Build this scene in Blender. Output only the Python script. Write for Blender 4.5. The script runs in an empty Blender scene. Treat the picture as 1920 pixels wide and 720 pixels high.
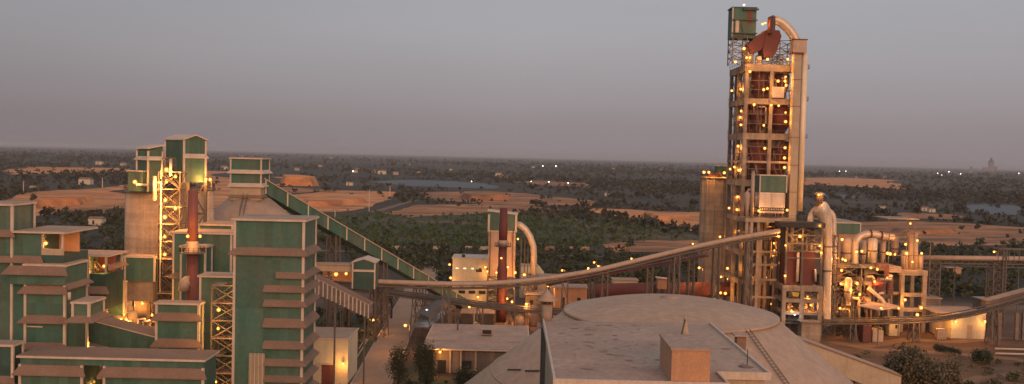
HAZE = 0.5e-4; SUNE = 1.25; EXPO = 0.52
import bpy, math, random
import numpy as np
from mathutils import Vector
from math import sin, cos, tan, radians, pi
random.seed(7); rng = np.random.default_rng(7)
S = bpy.context.scene; COL = S.collection
# ------------------------------------------------------------------ camera
H = 55.0; F = 1800.0; PIT = radians(2.13); ROL = radians(1.35)
fw = Vector((0, cos(PIT), -sin(PIT))); r0 = Vector((1, 0, 0)); u0 = Vector((0, sin(PIT), cos(PIT)))
rt = r0*cos(ROL) + u0*sin(ROL); up = -r0*sin(ROL) + u0*cos(ROL)
cd = bpy.data.cameras.new('camera'); cam = bpy.data.objects.new('camera', cd); COL.objects.link(cam)
cd.sensor_width = 36; cd.lens = 36*F/1920; cd.clip_start = 0.5; cd.clip_end = 100000
from mathutils import Matrix
cam.matrix_world = Matrix(((rt.x, up.x, -fw.x, 0), (rt.y, up.y, -fw.y, 0), (rt.z, up.z, -fw.z, H), (0, 0, 0, 1)))
S.camera = cam
def ray(px, py): return fw + rt*((px-960)/F) + up*((360-py)/F)
def P(px, py, D):
    d = ray(px, py); return Vector((d.x/d.y*D, D, H + d.z/d.y*D))
def G(px, py, z=0.0):
    d = ray(px, py); t = (z-H)/d.z; return Vector((d.x*t, d.y*t, z))
def X(px, py, D): return P(px, py, D).x
def Z(px, py, D): return P(px, py, D).z
# ------------------------------------------------------------------ materials
M = {}
def nt(name):
    m = bpy.data.materials.new(name); m.use_nodes = True
    t = m.node_tree; b = t.nodes['Principled BSDF']; M[name] = m
    return m, t, b
def vmap(t, sc):
    g = t.nodes.new('ShaderNodeNewGeometry'); mp = t.nodes.new('ShaderNodeMapping')
    mp.inputs['Scale'].default_value = sc; t.links.new(g.outputs['Position'], mp.inputs['Vector']); return mp.outputs['Vector']
def noise(t, vec, scale, detail=4, rough=.55):
    n = t.nodes.new('ShaderNodeTexNoise'); n.inputs['Scale'].default_value = scale
    n.inputs['Detail'].default_value = detail; n.inputs['Roughness'].default_value = rough
    t.links.new(vec, n.inputs['Vector']); return n.outputs['Fac']
def ramp(t, fac, stops):
    r = t.nodes.new('ShaderNodeValToRGB'); e = r.color_ramp.elements
    while len(e) < len(stops): e.new(.5)
    for k, (p, c) in enumerate(stops):
        e[k].position = p; e[k].color = (c, c, c, 1) if isinstance(c, (int, float)) else (*c, 1)
    t.links.new(fac, r.inputs['Fac']); return r.outputs['Color']
def mix(t, fac, a, b, mode='MIX'):
    m = t.nodes.new('ShaderNodeMix'); m.data_type = 'RGBA'; m.blend_type = mode
    for sk, v in ((0, fac), (6, a), (7, b)):
        if hasattr(v, 'links'): t.links.new(v, m.inputs[sk])
        elif sk == 0: m.inputs[0].default_value = v
        else: m.inputs[sk].default_value = (*v, 1)
    return m.outputs[2]
def mat(name, c, rough=.8, metal=0, dirt=None, amt=.5, sc=.25, streak=True, panel=0, bump=0, bsc=2.0, band=0):
    """weathered surface: base colour, broad dirt patches, vertical streaks, panel-to-panel tone"""
    m, t, b = nt(name)
    dirt = dirt or tuple(x*.55 for x in c)
    v = vmap(t, (1, 1, 1))
    f1 = ramp(t, noise(t, v, sc, 6, .65), [(.35, 0), (.7, 1)])
    col = mix(t, f1, c, tuple(c[i]*(1-amt)+dirt[i]*amt for i in range(3)))
    if streak:
        f2 = ramp(t, noise(t, vmap(t, (1, 1, .06)), sc*5, 5, .6), [(.45, 0), (.75, amt)])
        col = mix(t, f2, col, dirt)
    f3 = ramp(t, noise(t, v, sc*14, 3, .6), [(.3, .86), (.7, 1.1)])
    col = mix(t, 1.0, col, f3, 'MULTIPLY')
    if band:
        col = mix(t, 1.0, col, ramp(t, noise(t, vmap(t, (.04, .04, 1)), band, 3, .6), [(.3, .80), (.7, 1.14)]), 'MULTIPLY')
    if panel:
        s = t.nodes.new('ShaderNodeVectorMath'); s.operation = 'SNAP'
        s.inputs[1].default_value = (panel*.55, panel*.55, panel*3.2)
        off = t.nodes.new('ShaderNodeVectorMath'); off.operation = 'ADD'; off.inputs[1].default_value = (.37, .41, .53)
        t.links.new(v, off.inputs[0]); t.links.new(off.outputs[0], s.inputs[0])
        w = t.nodes.new('ShaderNodeTexWhiteNoise'); t.links.new(s.outputs[0], w.inputs['Vector'])
        col = mix(t, 1.0, col, ramp(t, w.outputs['Value'], [(0, .80), (1, 1.14)]), 'MULTIPLY')
    t.links.new(col, b.inputs['Base Color'])
    b.inputs['Roughness'].default_value = rough; b.inputs['Metallic'].default_value = metal
    if bump:
        bp = t.nodes.new('ShaderNodeBump'); bp.inputs['Strength'].default_value = bump; bp.inputs['Distance'].default_value = .3
        t.links.new(noise(t, v, bsc, 5, .6), bp.inputs['Height']); t.links.new(bp.outputs['Normal'], b.inputs['Normal'])
    return m
DUST = (.47, .325, .235)
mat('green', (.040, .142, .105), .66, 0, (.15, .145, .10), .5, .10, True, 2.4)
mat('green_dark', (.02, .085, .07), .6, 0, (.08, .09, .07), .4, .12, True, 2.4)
mat('trim', (.68, .55, .44), .7, 0, (.42, .32, .25), .5, .5)
mat('hood', (.27, .175, .125), .9, 0, (.16, .10, .07), .5, .25, False)
mat('roof', DUST, .9, 0, (.24, .185, .15), .6, .2, False, 0, .2)
mat('slab', (.51, .355, .27), .95, 0, (.27, .18, .14), .6, .16, False, 0, .7, 1.2)
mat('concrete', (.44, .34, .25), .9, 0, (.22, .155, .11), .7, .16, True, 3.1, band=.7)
mat('lamplit_concrete', (.60, .44, .31), .9, 0, (.34, .23, .15), .6, .16, True, 3.1, band=.9)  # concrete lightened for the lamp light that falls on the silos
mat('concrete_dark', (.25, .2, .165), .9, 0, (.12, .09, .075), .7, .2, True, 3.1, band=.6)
mat('orange_wall', (.56, .30, .165), .9, 0, (.36, .2, .12), .5, .5)  # one even warm orange base colour
mat('beige', (.52, .41, .29), .85, 0, (.33, .25, .17), .5, .4)
mat('white_wall', (.66, .60, .44), .8, 0, (.42, .36, .25), .5, .3)
mat('red', (.15, .034, .028), .7, 0, (.09, .032, .026), .6, .3)
mat('stack_red', (.29, .105, .08), .8, 0, (.17, .055, .045), .6, .3)
mat('downcomer', (.9, .74, .52), .5, .1, (.5, .36, .24), .4, .3)  # cream lightened to stand for lamp light on the pipe
mat('rust', (.20, .06, .045), .75, 0, (.10, .04, .035), .6, .4)
mat('silver', (.72, .60, .48), .42, .2, (.34, .25, .19), .5, .4)
mat('pinksteel', (.50, .37, .28), .6, .1, (.3, .2, .15), .5, .4)
mat('steel', (.15, .125, .108), .65, .15, (.08, .062, .05), .5, .5, False)
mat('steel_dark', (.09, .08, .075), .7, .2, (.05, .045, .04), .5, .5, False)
mat('black_roof', (.035, .033, .033), .8, 0, (.06, .05, .045), .5, .4, False)
mat('dark_glass', (.03, .03, .035), .3, 0, (.05, .045, .04), .4, .5, False)
mat('belt', (.17, .14, .12), .8, 0, (.1, .08, .07), .5, .3, False)
mat('bark', (.09, .06, .045), .95, 0, None, .5, 1, False)
mat('asphalt', (.42, .27, .17), .93, 0, (.22, .14, .10), .6, .09, False, 0, .15)  # dusty tone, raised further for the orange lamp light on the road
mat('kerbstone', (.40, .32, .26), .9, 0, (.26, .2, .16), .5, .5, False)
mat('red_metal', (.35, .045, .03), .6, 0, None, .5, .6)
mat('yellow', (.6, .42, .05), .6, 0, None, .3, .6)
mat('crust', (.37, .255, .19), .95, 0, (.28, .19, .14), .5, .5, False)
mat('metal_dome', (.49, .345, .25), .9, 0, (.36, .235, .16), .65, .05, False, 0, .12, .6)
def emit(name, c, st):
    m, t, b = nt(name); b.inputs['Base Color'].default_value = (*c, 1)
    b.inputs['Emission Color'].default_value = (*c, 1); b.inputs['Emission Strength'].default_value = st
emit('sodium', (1, .40, .07), 9); emit('white_lamp', (.85, .95, 1), 6); emit('sodium_core', (1, .66, .28), 34); emit('red_lamp', (1, .12, .1), 8)
emit('far_lamp', (1, .93, .85), 12); emit('lit_window', (.75, .9, .62), .55)
def halomat(name, c, st, a):
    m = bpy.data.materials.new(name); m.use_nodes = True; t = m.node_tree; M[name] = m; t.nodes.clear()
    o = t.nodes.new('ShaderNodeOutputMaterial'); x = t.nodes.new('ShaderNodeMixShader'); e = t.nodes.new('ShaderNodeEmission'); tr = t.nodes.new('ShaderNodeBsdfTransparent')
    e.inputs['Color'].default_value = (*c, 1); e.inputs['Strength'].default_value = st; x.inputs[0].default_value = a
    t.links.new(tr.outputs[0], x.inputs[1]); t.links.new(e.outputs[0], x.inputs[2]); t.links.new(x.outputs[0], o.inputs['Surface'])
halomat('amber_halo', (1, .30, .04), 2.6, .30); halomat('white_halo', (.8, .92, 1), 1.6, .3)  # see-through emissive shells that imitate the glow around lamps

def leafmat(name, a, bcol):
    m, t, b = nt(name)
    oi = noise(t, vmap(t, (1, 1, 1)), .35, 5, .7)
    c = ramp(t, oi, [(.3, a), (.7, bcol)]); t.links.new(c, b.inputs['Base Color'])
    b.inputs['Roughness'].default_value = .8
    b.inputs['Subsurface Weight'].default_value = 0
leafmat('leaf', (.028, .036, .014), (.075, .082, .032))
leafmat('leaf_dry', (.075, .065, .036), (.18, .145, .08))
leafmat('leaf_far', (.034, .034, .017), (.07, .06, .032))
leafmat('leaf_green', (.036, .064, .014), (.085, .125, .03))
# water
m, t, b = nt('water'); b.inputs['Base Color'].default_value = (.035, .035, .038, 1); b.inputs['Roughness'].default_value = .45; b.inputs['Specular IOR Level'].default_value = .22
# terrain
m, t, b = nt('terrain')
v = vmap(t, (.35, 1, 1))
c = ramp(t, noise(t, v, .004, 8, .65), [(.32, (.026, .024, .012)), (.46, (.04, .031, .017)), (.56, (.07, .045, .024)), (.68, (.14, .075, .038))])
c = mix(t, ramp(t, noise(t, v, .05, 6, .7), [(.4, 0), (.65, .75)]), c, (.02, .025, .012))
t.links.new(c, b.inputs['Base Color']); b.inputs['Roughness'].default_value = .95
def soil(name, lo, mid, hi, s1=.012, s2=.08, veg=.3):
    m, t, b = nt(name); v = vmap(t, (.3, 1, 1))
    c = ramp(t, noise(t, v, s1, 8, .6), [(.3, lo), (.5, mid), (.7, hi)])
    c = mix(t, 1.0, c, ramp(t, noise(t, v, s2*3, 5, .7), [(.3, .78), (.7, 1.18)]), 'MULTIPLY')
    c = mix(t, ramp(t, noise(t, vmap(t, (.6, 1, 1)), s2, 6, .7), [(.5, 0), (.68, veg)]), c, (.045, .045, .022))
    t.links.new(c, b.inputs['Base Color']); b.inputs['Roughness'].default_value = .95
    bp = t.nodes.new('ShaderNodeBump'); bp.inputs['Strength'].default_value = .5; bp.inputs['Distance'].default_value = 1
    t.links.new(noise(t, v, .2, 6, .7), bp.inputs['Height']); t.links.new(bp.outputs['Normal'], b.inputs['Normal'])
soil('quarry', (.44, .14, .045), (.68, .26, .085), (.84, .41, .17), .022, .035, .65)
soil('quarry_rough', (.12, .06, .03), (.40, .165, .065), (.66, .30, .12), .03, .05, .95)
soil('yard', (.06, .036, .022), (.14, .075, .042), (.24, .14, .08), .035, .10, .75)
soil('scrub_ground', (.032, .040, .013), (.048, .056, .018), (.19, .095, .045), .02, .05, .5)
soil('path', (.17, .10, .06), (.23, .135, .08), (.30, .18, .11), .03, .2, .1)
# ------------------------------------------------------------------ mesh builder
class MB:
    def __init__(s): s.v = []; s.f = []; s.m = []; s.sm = []; s.cur = None; s.mats = []
    def use(s, name):
        if name not in s.mats: s.mats.append(name)
        s.cur = s.mats.index(name); return s
    def add(s, vs, fs, smooth=False):
        o = len(s.v); s.v += [tuple(p) for p in vs]
        for f in fs: s.f.append(tuple(i+o for i in f)); s.m.append(s.cur or 0); s.sm.append(smooth)
        return s
    def box(s, x0, x1, y0, y1, z0, z1):
        if x0 > x1: x0, x1 = x1, x0
        if y0 > y1: y0, y1 = y1, y0
        if z0 > z1: z0, z1 = z1, z0
        return s.prism([(x0, y0), (x1, y0), (x1, y1), (x0, y1)], z0, z1)
    def prism(s, poly, z0, z1, ztop=None):
        n = len(poly); zt = ztop or [z1]*n
        vs = [(x, y, z0) for x, y in poly] + [(poly[i][0], poly[i][1], zt[i]) for i in range(n)]
        return s.add(vs, [tuple(range(n))[::-1], tuple(range(n, 2*n))] + [(i, (i+1) % n, n+(i+1) % n, n+i) for i in range(n)])
    def bar(s, p, q, w=.3, h=None):
        p = Vector(p); q = Vector(q); h = h or w; d = q-p
        if d.length < 1e-6: return s
        d.normalize(); a = Vector((0, 0, 1)) if abs(d.z) < .95 else Vector((0, 1, 0))
        sd = d.cross(a).normalized(); u = sd.cross(d).normalized()
        vs = []
        for c in (p, q):
            for i, j in ((-1, -1), (1, -1), (1, 1), (-1, 1)): vs.append(c + sd*(i*w/2) + u*(j*h/2))
        return s.add(vs, [(0, 1, 2, 3), (7, 6, 5, 4), (0, 4, 5, 1), (1, 5, 6, 2), (2, 6, 7, 3), (3, 7, 4, 0)])
    def tube(s, path, r, n=14, cap=True):
        path = [Vector(p) for p in path]; k = len(path)
        rs = r if isinstance(r, (list, tuple)) else [r]*k
        vs = []; prev = None
        for i, p in enumerate(path):
            d = (path[min(i+1, k-1)] - path[max(i-1, 0)]).normalized()
            if prev is None:
                a = Vector((0, 0, 1)) if abs(d.z) < .9 else Vector((0, 1, 0)); sd = d.cross(a).normalized()
            else: sd = (prev - d*prev.dot(d)).normalized()
            prev = sd; u = sd.cross(d)
            for j in range(n):
                t = 2*pi*j/n; vs.append(p + (sd*cos(t) + u*sin(t))*rs[i])
        fs = [(i*n+j, i*n+(j+1) % n, (i+1)*n+(j+1) % n, (i+1)*n+j) for i in range(k-1) for j in range(n)]
        s.add(vs, fs, True)
        if cap:
            o = len(s.v)-n*k
            s.f += [tuple(o+j for j in range(n))[::-1], tuple(o+(k-1)*n+j for j in range(n))]; s.m += [s.cur or 0]*2; s.sm += [False]*2
        return s
    def rev(s, cx, cy, prof, n=32):
        """surface of revolution; prof = [(r,z)...] bottom to top"""
        vs = [(cx+r*cos(2*pi*j/n), cy+r*sin(2*pi*j/n), z) for r, z in prof for j in range(n)]
        k = len(prof)
        s.add(vs, [(i*n+j, i*n+(j+1) % n, (i+1)*n+(j+1) % n, (i+1)*n+j) for i in range(k-1) for j in range(n)], n > 8)
        o = len(s.v)-n*k
        s.f += [tuple(o+j for j in range(n))[::-1], tuple(o+(k-1)*n+j for j in range(n))]; s.m += [s.cur or 0]*2; s.sm += [False]*2
        return s
    def ball(s, c, r, n=8):
        return s.rev(c[0], c[1], [(r*sin(pi*i/5)+1e-4, c[2]-r*cos(pi*i/5)) for i in range(6)], n)
    def build(s, name, m=None, parent=None):
        me = bpy.data.meshes.new(name); off = parent_loc(parent)
        vs = [(x-off.x, y-off.y, z-off.z) for x, y, z in s.v]
        me.from_pydata(vs, [], s.f)
        names = s.mats or [m]
        for x in names: me.materials.append(M[x])
        me.polygons.foreach_set('material_index', s.m); me.polygons.foreach_set('use_smooth', s.sm)
        me.update()
        o = bpy.data.objects.new(name, me); COL.objects.link(o)
        if parent: o.parent = parent
        return o
def parent_loc(p):
    v = Vector((0, 0, 0))
    while p is not None: v = v + p.location; p = p.parent
    return v
def mb(m): return MB().use(m)
def thing(name, label, cat, loc, group=None):
    o = bpy.data.objects.new(name, None); COL.objects.link(o); o.location = loc; o.empty_display_size = .5
    o['label'] = label; o['category'] = cat
    if group: o['group'] = group
    return o
def tag(o, label, cat, group=None):
    o['label'] = label; o['category'] = cat
    if group: o['group'] = group
    return o
def struct(o, kind='structure'): o['kind'] = kind; return o
def copy_tree(o, loc):
    c = o.copy(); COL.objects.link(c); c.location = loc
    for ch in list(o.children):
        if ch.name.startswith('tmp'): continue
        d = ch.copy(); COL.objects.link(d); d.parent = c
        for g in list(ch.children): e = g.copy(); COL.objects.link(e); e.parent = d
    return c
def plight(loc, parent, W=300, c=(1, .40, .08)):
    l = bpy.data.lights.new('point_light', 'POINT'); l.energy = W; l.color = c; l.shadow_soft_size = .35
    o = bpy.data.objects.new('point_light', l); COL.objects.link(o); o.parent = parent
    o.location = Vector(loc) - parent_loc(parent); return o
LAMPK = 2.1
def lamp(parent, px, py, D, W=260, r=.36, m='sodium', light=True, arm=.8):
    """bulkhead lamp: bracket arm, shade cap, bulb, and an added shell imitating the glow around it"""
    p = P(px, py, D); rv = random.Random(int(px*31+py*17)); r = r*max(.6, min(1, D/270))*(.68+.42*rv.random()); W = W*(.45+1.1*rv.random())
    b = mb('steel'); b.bar((p.x, p.y+arm, p.z+r+.25), (p.x, p.y-.1, p.z+r+.25), .12)
    b.rev(p.x, p.y, [(r*.9, p.z+r*.75), (r*.45, p.z+r+.25)], 8)
    o = b.build('lamp', None, parent); mb(m).ball(p, r*.72).build('bulb', None, o); mb('amber_halo' if m.startswith('sodium') else 'white_halo').ball(p, r*1.5, 12).build('halo_shell', None, o)
    if light and W: plight((p.x, p.y-.75, p.z-.15), parent, W*LAMPK, (1, .40, .08) if m != 'white_lamp' else (.8, .9, 1))
    return o
def lamps(parent, D, pts, **k):
    for q in pts: lamp(parent, q[0], q[1], q[2] if len(q) > 2 else D, **k)
# ------------------------------------------------------------------ clad buildings
def plan(pc, pl, pr, py, D, th=0, wl=None, wr=None):
    th = radians(th); C = P(pc, py, D); dL = (-cos(th), sin(th)); dR = (sin(th), cos(th))
    def w(px, d):
        q = P(px, py, D); k = q.x/q.y
        return (k*C.y - C.x)/(d[0] - k*d[1])
    wl = wl or w(pl, dL); wr = wr or w(pr, dR)
    L = (C.x+dL[0]*wl, C.y+dL[1]*wl); R = (C.x+dR[0]*wr, C.y+dR[1]*wr)
    B = (L[0]+dR[0]*wr, L[1]+dR[1]*wr)
    return [(C.x, C.y), R, B, L]      # counter-clockwise, near corner first
def grow(poly, e):
    n = len(poly); out = []
    for i in range(n):
        a, b, c = poly[i-1], poly[i], poly[(i+1) % n]
        def nrm(p, q):
            dx, dy = q[0]-p[0], q[1]-p[1]; l = math.hypot(dx, dy); return (dy/l, -dx/l)
        n1, n2 = nrm(a, b), nrm(b, c)
        out.append((b[0]+(n1[0]+n2[0])*e, b[1]+(n1[1]+n2[1])*e))
    return out
def hood(parent, poly, zt, zb, e=1.0, frac=0.0, sides='LR', m='hood'):
    """sloping weather hood along the left face (L) and / or the right face (R) of a clad block"""
    C, R, B, L = poly; g = grow(poly, e); gC, gR, gB, gL = g
    if frac:
        L = (L[0]+(C[0]-L[0])*frac, L[1]+(C[1]-L[1])*frac)
        gL = (gL[0]+(gC[0]-gL[0])*frac, gL[1]+(gC[1]-gL[1])*frac)
    def sh(g0, p0, q0):  # end flush with the face
        return g0
    if sides == 'LR': ins, outs = [L, C, R], [gL, gC, gR]
    elif sides == 'L': ins, outs = [L, C], [gL, gC]
    else: ins, outs = [C, R], [gC, gR]
    b = mb(m); vs = []
    for p, q in zip(ins, outs): vs += [(p[0], p[1], zt), (q[0], q[1], zb), (q[0], q[1], zb-.18), (p[0], p[1], zb-.18)]
    fs = []; k = len(ins)
    for i in range(k-1):
        for j in range(4): fs.append((i*4+j, i*4+(j+1) % 4, (i+1)*4+(j+1) % 4, (i+1)*4+j))
    fs += [(3, 2, 1, 0), tuple((k-1)*4+j for j in range(4))]
    b.add(vs, fs); return b.build('hood', None, parent)
def block(parent, poly, z0, z1, wall='green', roof='roof', trims=True, gable=0, over=.45, th=.3, wname='wall', slope=0):
    C, R, B, L = poly
    if gable:
        mC = ((C[0]+R[0])/2, (C[1]+R[1])/2); mL = ((L[0]+B[0])/2, (L[1]+B[1])/2)
        MB().use(wall).prism([C, mC, R, B, mL, L], z0, 0, [z1, z1+gable, z1, z1, z1+gable, z1]).build(wname, None, parent)
        g = grow(poly, over); gC, gR, gB, gL = g; a = ((gC[0]+gR[0])/2, (gC[1]+gR[1])/2); c = ((gL[0]+gB[0])/2, (gL[1]+gB[1])/2)
        r = mb('trim'); zr = z1+gable+.12; ze = z1+.02
        for (p, q, za, zb, p2, q2) in ((gC, a, ze, zr, gL, c), (a, gR, zr, ze, c, gB)):
            vs = [(*p, za), (*q, zb), (*q2, zb), (*p2, za)]; vs += [(x, y, z+.3) for x, y, z in vs]
            r.add(vs, [(3, 2, 1, 0), (4, 5, 6, 7), (0, 1, 5, 4), (1, 2, 6, 5), (2, 3, 7, 6), (3, 0, 4, 7)])
        r.build('roof', None, parent)
    else:
        MB().use(wall).prism(poly, z0, z1).build(wname, None, parent)
        g = grow(poly, over)
        b = mb('trim').prism(g, z1+.004, z1+th); b.use(roof).prism(grow(poly, over-.12), z1+th, z1+th+.1)
        b.build('roof', None, parent)
    if trims:
        zt = z1-.004; w = .19
        for q in (C, R, L): mb('trim').box(q[0]-w, q[0]+w, q[1]-w, q[1]+w, z0, zt).build('corner_trim', None, parent)
    return parent
def Zc(poly, px, py):   # height of pixel row py at the near corner of the plan
    return P(px, py, poly[0][1]).z
def lattice(b, x0, x1, y0, y1, z0, z1, n, w=.22, brace=.14, deck=False):
    for x in (x0, x1):
        for y in (y0, y1): b.bar((x, y, z0), (x, y, z1), w)
    for i in range(n+1):
        z = z0+(z1-z0)*i/n
        if i: 
            for y in (y0, y1): b.bar((x0, y, z), (x1, y, z), brace*1.2)
            for x in (x0, x1): b.bar((x, y0, z), (x, y1, z), brace*1.2)
        if i < n:
            z2 = z0+(z1-z0)*(i+1)/n
            for y in (y0, y1):
                a, c = (x0, x1) if i % 2 else (x1, x0)
                b.bar((a, y, z), (c, y, z2), brace); b.bar((c, y, z), (a, y, z2), brace)
            for x in (x0, x1):
                a, c = (y0, y1) if i % 2 else (y1, y0)
                b.bar((x, a, z), (x, c, z2), brace)
    return b
def stairs(b, x0, x1, y, z0, z1, n, w=1.0):
    """zigzag flights with handrails"""
    dz = (z1-z0)/n
    for i in range(n):
        a, c = (x0, x1) if i % 2 == 0 else (x1, x0)
        p = Vector((a, y, z0+i*dz)); q = Vector((c, y, z0+(i+1)*dz))
        b.bar(p, q, w, .22)
        for s in (-1, 1): b.bar(p+Vector((0, s*w/2, 1)), q+Vector((0, s*w/2, 1)), .08)
    return b
def railing(b, pts, z, h=1.1, step=2.0):
    for p, q in zip(pts, pts[1:]):
        p = Vector((p[0], p[1], z)); q = Vector((q[0], q[1], z)); n = max(1, int((q-p).length/step))
        for hh in (h, h*.55): b.bar(p+Vector((0, 0, hh)), q+Vector((0, 0, hh)), .07)
        for i in range(n+1): c = p.lerp(q, i/n); b.bar(c, c+Vector((0, 0, h)), .08)
    return b
# ================================================================== LEFT CLUSTER
def root_at(poly, name, label, cat, z=0): return thing(name, label, cat, (poly[0][0], poly[0][1], z))
# --- big green tower with the hood bands
pl = plan(570, 441, 592, 412, 150)
t = root_at(pl, 'bag_filter_tower', 'tall green clad tower with brown hoods banding its right side, before the dusty cone', 'tower')
z1 = Zc(pl, 570, 416)
block(t, pl, 0, z1, over=.5)
hood(t, pl, Zc(pl, 570, 466), Zc(pl, 570, 478), .85)
for i, (a, c) in enumerate([(511, 520), (536, 546), (563, 573), (598, 612), (640, 652), (674, 684), (705, 714), (735, 744)]):
    hood(t, pl, Zc(pl, 570, a), Zc(pl, 570, c), (.8), .60 if i == 0 else .44)
# lower left bay: pinkish sheet and pipes
xa, xb = X(468, 690, 150), X(497, 690, 150)
b = mb('beige'); b.box(xa, xb, 149.5, 149.94, 0, Z(482, 662, 150))
for k in range(4): b.tube([(xa+.4+k*.6, 149.2, 0), (xa+.4+k*.6, 149.2, Z(482, 660, 150))], .16, 8)
b.build('duct_panel', None, t)
# --- block with roof behind stair tower (x 375-460)
pl = plan(450, 376, 462, 524, 168)
t = root_at(pl, 'green_annex', 'narrow green clad block with dusty roof behind the lit open stair frame', 'building')
block(t, pl, 0, Zc(pl, 450, 521))
# --- lit stair frame in front of it
x0, x1 = X(400, 600, 160), X(455, 600, 160); zt = Z(425, 534, 160)
t = thing('stair_tower', 'open steel stair frame with a column of glowing lamps left of the hooded green tower', 'stair tower', ((x0+x1)/2, 160, 0))
b = mb('steel'); lattice(b, x0, x1, 159, 163, 0, zt, 11); b.build('frame', None, t)
b = mb('steel'); stairs(b, x0+.5, x1-.5, 161, 0, zt, 11); b.build('stair', None, t)
for i in range(1, 12): mb('concrete_dark').box(x0-.1, x1+.1 if i % 2 == 0 else x0+1.6, 158.9, 163.1, zt*i/11-.1, zt*i/11+.05).build('landing', None, t)
b = mb('trim'); b.tube([(x1-.6, 158.6, 0), (x1-.6, 158.6, zt*.83)], .22, 8); b.tube([(x1+.3, 158.7, 0), (x1+.3, 158.7, zt*.7)], .15, 8); b.build('riser_pipe', None, t)
lamps(t, 158.2, [(442, 515), (447, 541), (449, 567), (410, 581), (409, 616), (444, 641), (447, 675), (447, 709), (404, 716)], W=160)
# --- hooded block x 293-380
pl = plan(373, 294, 380, 565, 158)
t = root_at(pl, 'green_mill_block', 'green clad block with broad brown hoods at the lower end of the sloping gallery', 'building')
block(t, pl, 0, Zc(pl, 373, 572), over=.4)
for a, c in [(587, 600), (636, 650), (664, 678)]: hood(t, pl, Zc(pl, 373, a), Zc(pl, 373, c), .8, 0, 'L')
b = mb('dark_glass'); xx = X(334, 656, 158); b.box(xx-.5, xx+.5, 157.93, 158.2, Z(334, 664, 158), Z(334, 651, 158)); b.build('window', None, t)
# --- sloping gallery
t = thing('sloping_gallery', 'green enclosed conveyor gallery sloping down from the hooded tower to the green mill block', 'conveyor gallery', (X(230, 640, 163), 163, 0))
A = P(166, 600, 161); C = P(297, 634, 161); dd = 3.6
def slope_gallery(t, A, C, hgt, dep, wall='green', roofm='hood', edge='trim', ribs=0, direc=(0, 1)):
    n = Vector((direc[0], direc[1], 0)).normalized()*dep; u = Vector((0, 0, 1))
    def slab(m, name, z0, z1, e0, e1):
        b = mb(m); q = [A-n*e0/dep, C-n*e0/dep, C+n*(1+e1/dep), A+n*(1+e1/dep)]
        vs = [x+u*z0 for x in q]+[x+u*z1 for x in q]
        b.add(vs, [(3, 2, 1, 0), (4, 5, 6, 7), (0, 1, 5, 4), (1, 2, 6, 5), (2, 3, 7, 6), (3, 0, 4, 7)]); return b.build(name, None, t)
    slab(wall, 'wall', -hgt, 0, 0, 0); slab(roofm, 'roof', .21, .3, .28, .28); slab(edge, 'fascia', .004, .206, .32, .32)
    if ribs:
        for i in range(ribs+1):
            p = A.lerp(C, (i+.15)/(ribs+.3)) - n/dep*.09
            mb('trim').bar(p-u*.02, p-u*(hgt+.02), .34, .2).build('rib', None, t)
slope_gallery(t, A, C, 3.7, 4.2, roofm='hood')
# --- small green box on the tower's shoulder
pl = plan(167, 137, 194, 568, 146, th=0)
t = root_at(pl, 'transfer_box', 'small green cabin with sloping roof and skirt beside the hooded tower', 'cabin', Zc(pl, 167, 602))
block(t, pl, Zc(pl, 167, 602), Zc(pl, 167, 570), over=.3)
hood(t, pl, Zc(pl, 167, 592), Zc(pl, 167, 602), 1.0)
# --- hooded tower x 47-165
pl = plan(122, 48, 162, 497, 150)
t = root_at(pl, 'hooded_tower', 'green clad tower with three brown hoods and a cantilevered top at far left', 'tower')
ztop = Zc(pl, 122, 500)
block(t, pl, 0, ztop, over=.35)
# wider upper storey, cantilevered to the left
pu = plan(121, 18, 122.5, 510, 149.4, wr=8)
b = mb('green'); b.prism(pu, Zc(pu, 121, 535), Zc(pu, 121, 503)); b.build('upper_storey', None, t)
hood(t, pu, Zc(pu, 121, 500), Zc(pu, 121, 514), .9, 0, 'L')
for a, c in [(535, 549), (592, 604), (643, 655)]: hood(t, pl, Zc(pl, 122, a), Zc(pl, 122, c), .9, 0, 'L')
hood(t, pl, Zc(pl, 122, 530), Zc(pl, 122, 541), .9, 0, 'R')
b = mb('trim'); b.tube([P(130, 548, 149.0), P(130, 562, 149)], .25, 8); b.tube([P(50, 612, 149.8), P(80, 613, 149.8)], .13, 8); b.build('vent_pipe', None, t)
# --- long low block along the bottom
pl = plan(381, 38, 384, 676, 138, wr=6)
t = root_at(pl, 'long_green_hall', 'long low green hall with dusty roof and pale eaves along the bottom left', 'building')
zt = Zc(pl, 381, 678); zr = Zc(pl, 381, 690); 
# walls either side of the open bay
xl, xa, xb, xr = pl[3][0], X(154, 700, 138), X(196, 700, 138), pl[0][0]
MB().use('green').box(xl, xa, 138, 144, 0, zr).build('wall', None, t)
MB().use('green').box(xb, xr, 138, 144, 0, zr).build('wall', None, t)
MB().use('green').box(xl, xr, 137.97, 144.1, zr+.002, zt).build('parapet', None, t)
b = mb('trim').box(xl-.4, xr+.4, 137.6, 144.5, zt+.004, zt+.3); b.use('hood').box(xl-.3, xr+.3, 137.7, 144.4, zt+.3, zt+.4); b.build('roof', None, t)
for a, c in ((xl, xa), (xb, xr)):
    q = [(c, 137.95), (c, 144), (a, 144), (a, 137.95)]; hood(t, q, zr-.1, zr-1.35, .8, 0, 'L')
for x in (xl, xa, xb, xr): mb('trim').box(x-.18, x+.18, 137.8, 138.2, 0, zr-.01).build('corner_trim', None, t)
b = mb('steel'); 
for k in range(3): b.bar((xa, 143, zr-3-k*3.2), (xb, 143, zr-3-k*3.2), .3)
b.bar((xa, 143.8, zr-9), (xb, 143.8, zr-.3), .2); b.bar((xb, 143.8, zr-9), (xa, 143.8, zr-.3), .2); b.build('bay_frame', None, t)
lamp(t, 175, 716, 142, W=220)
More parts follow.
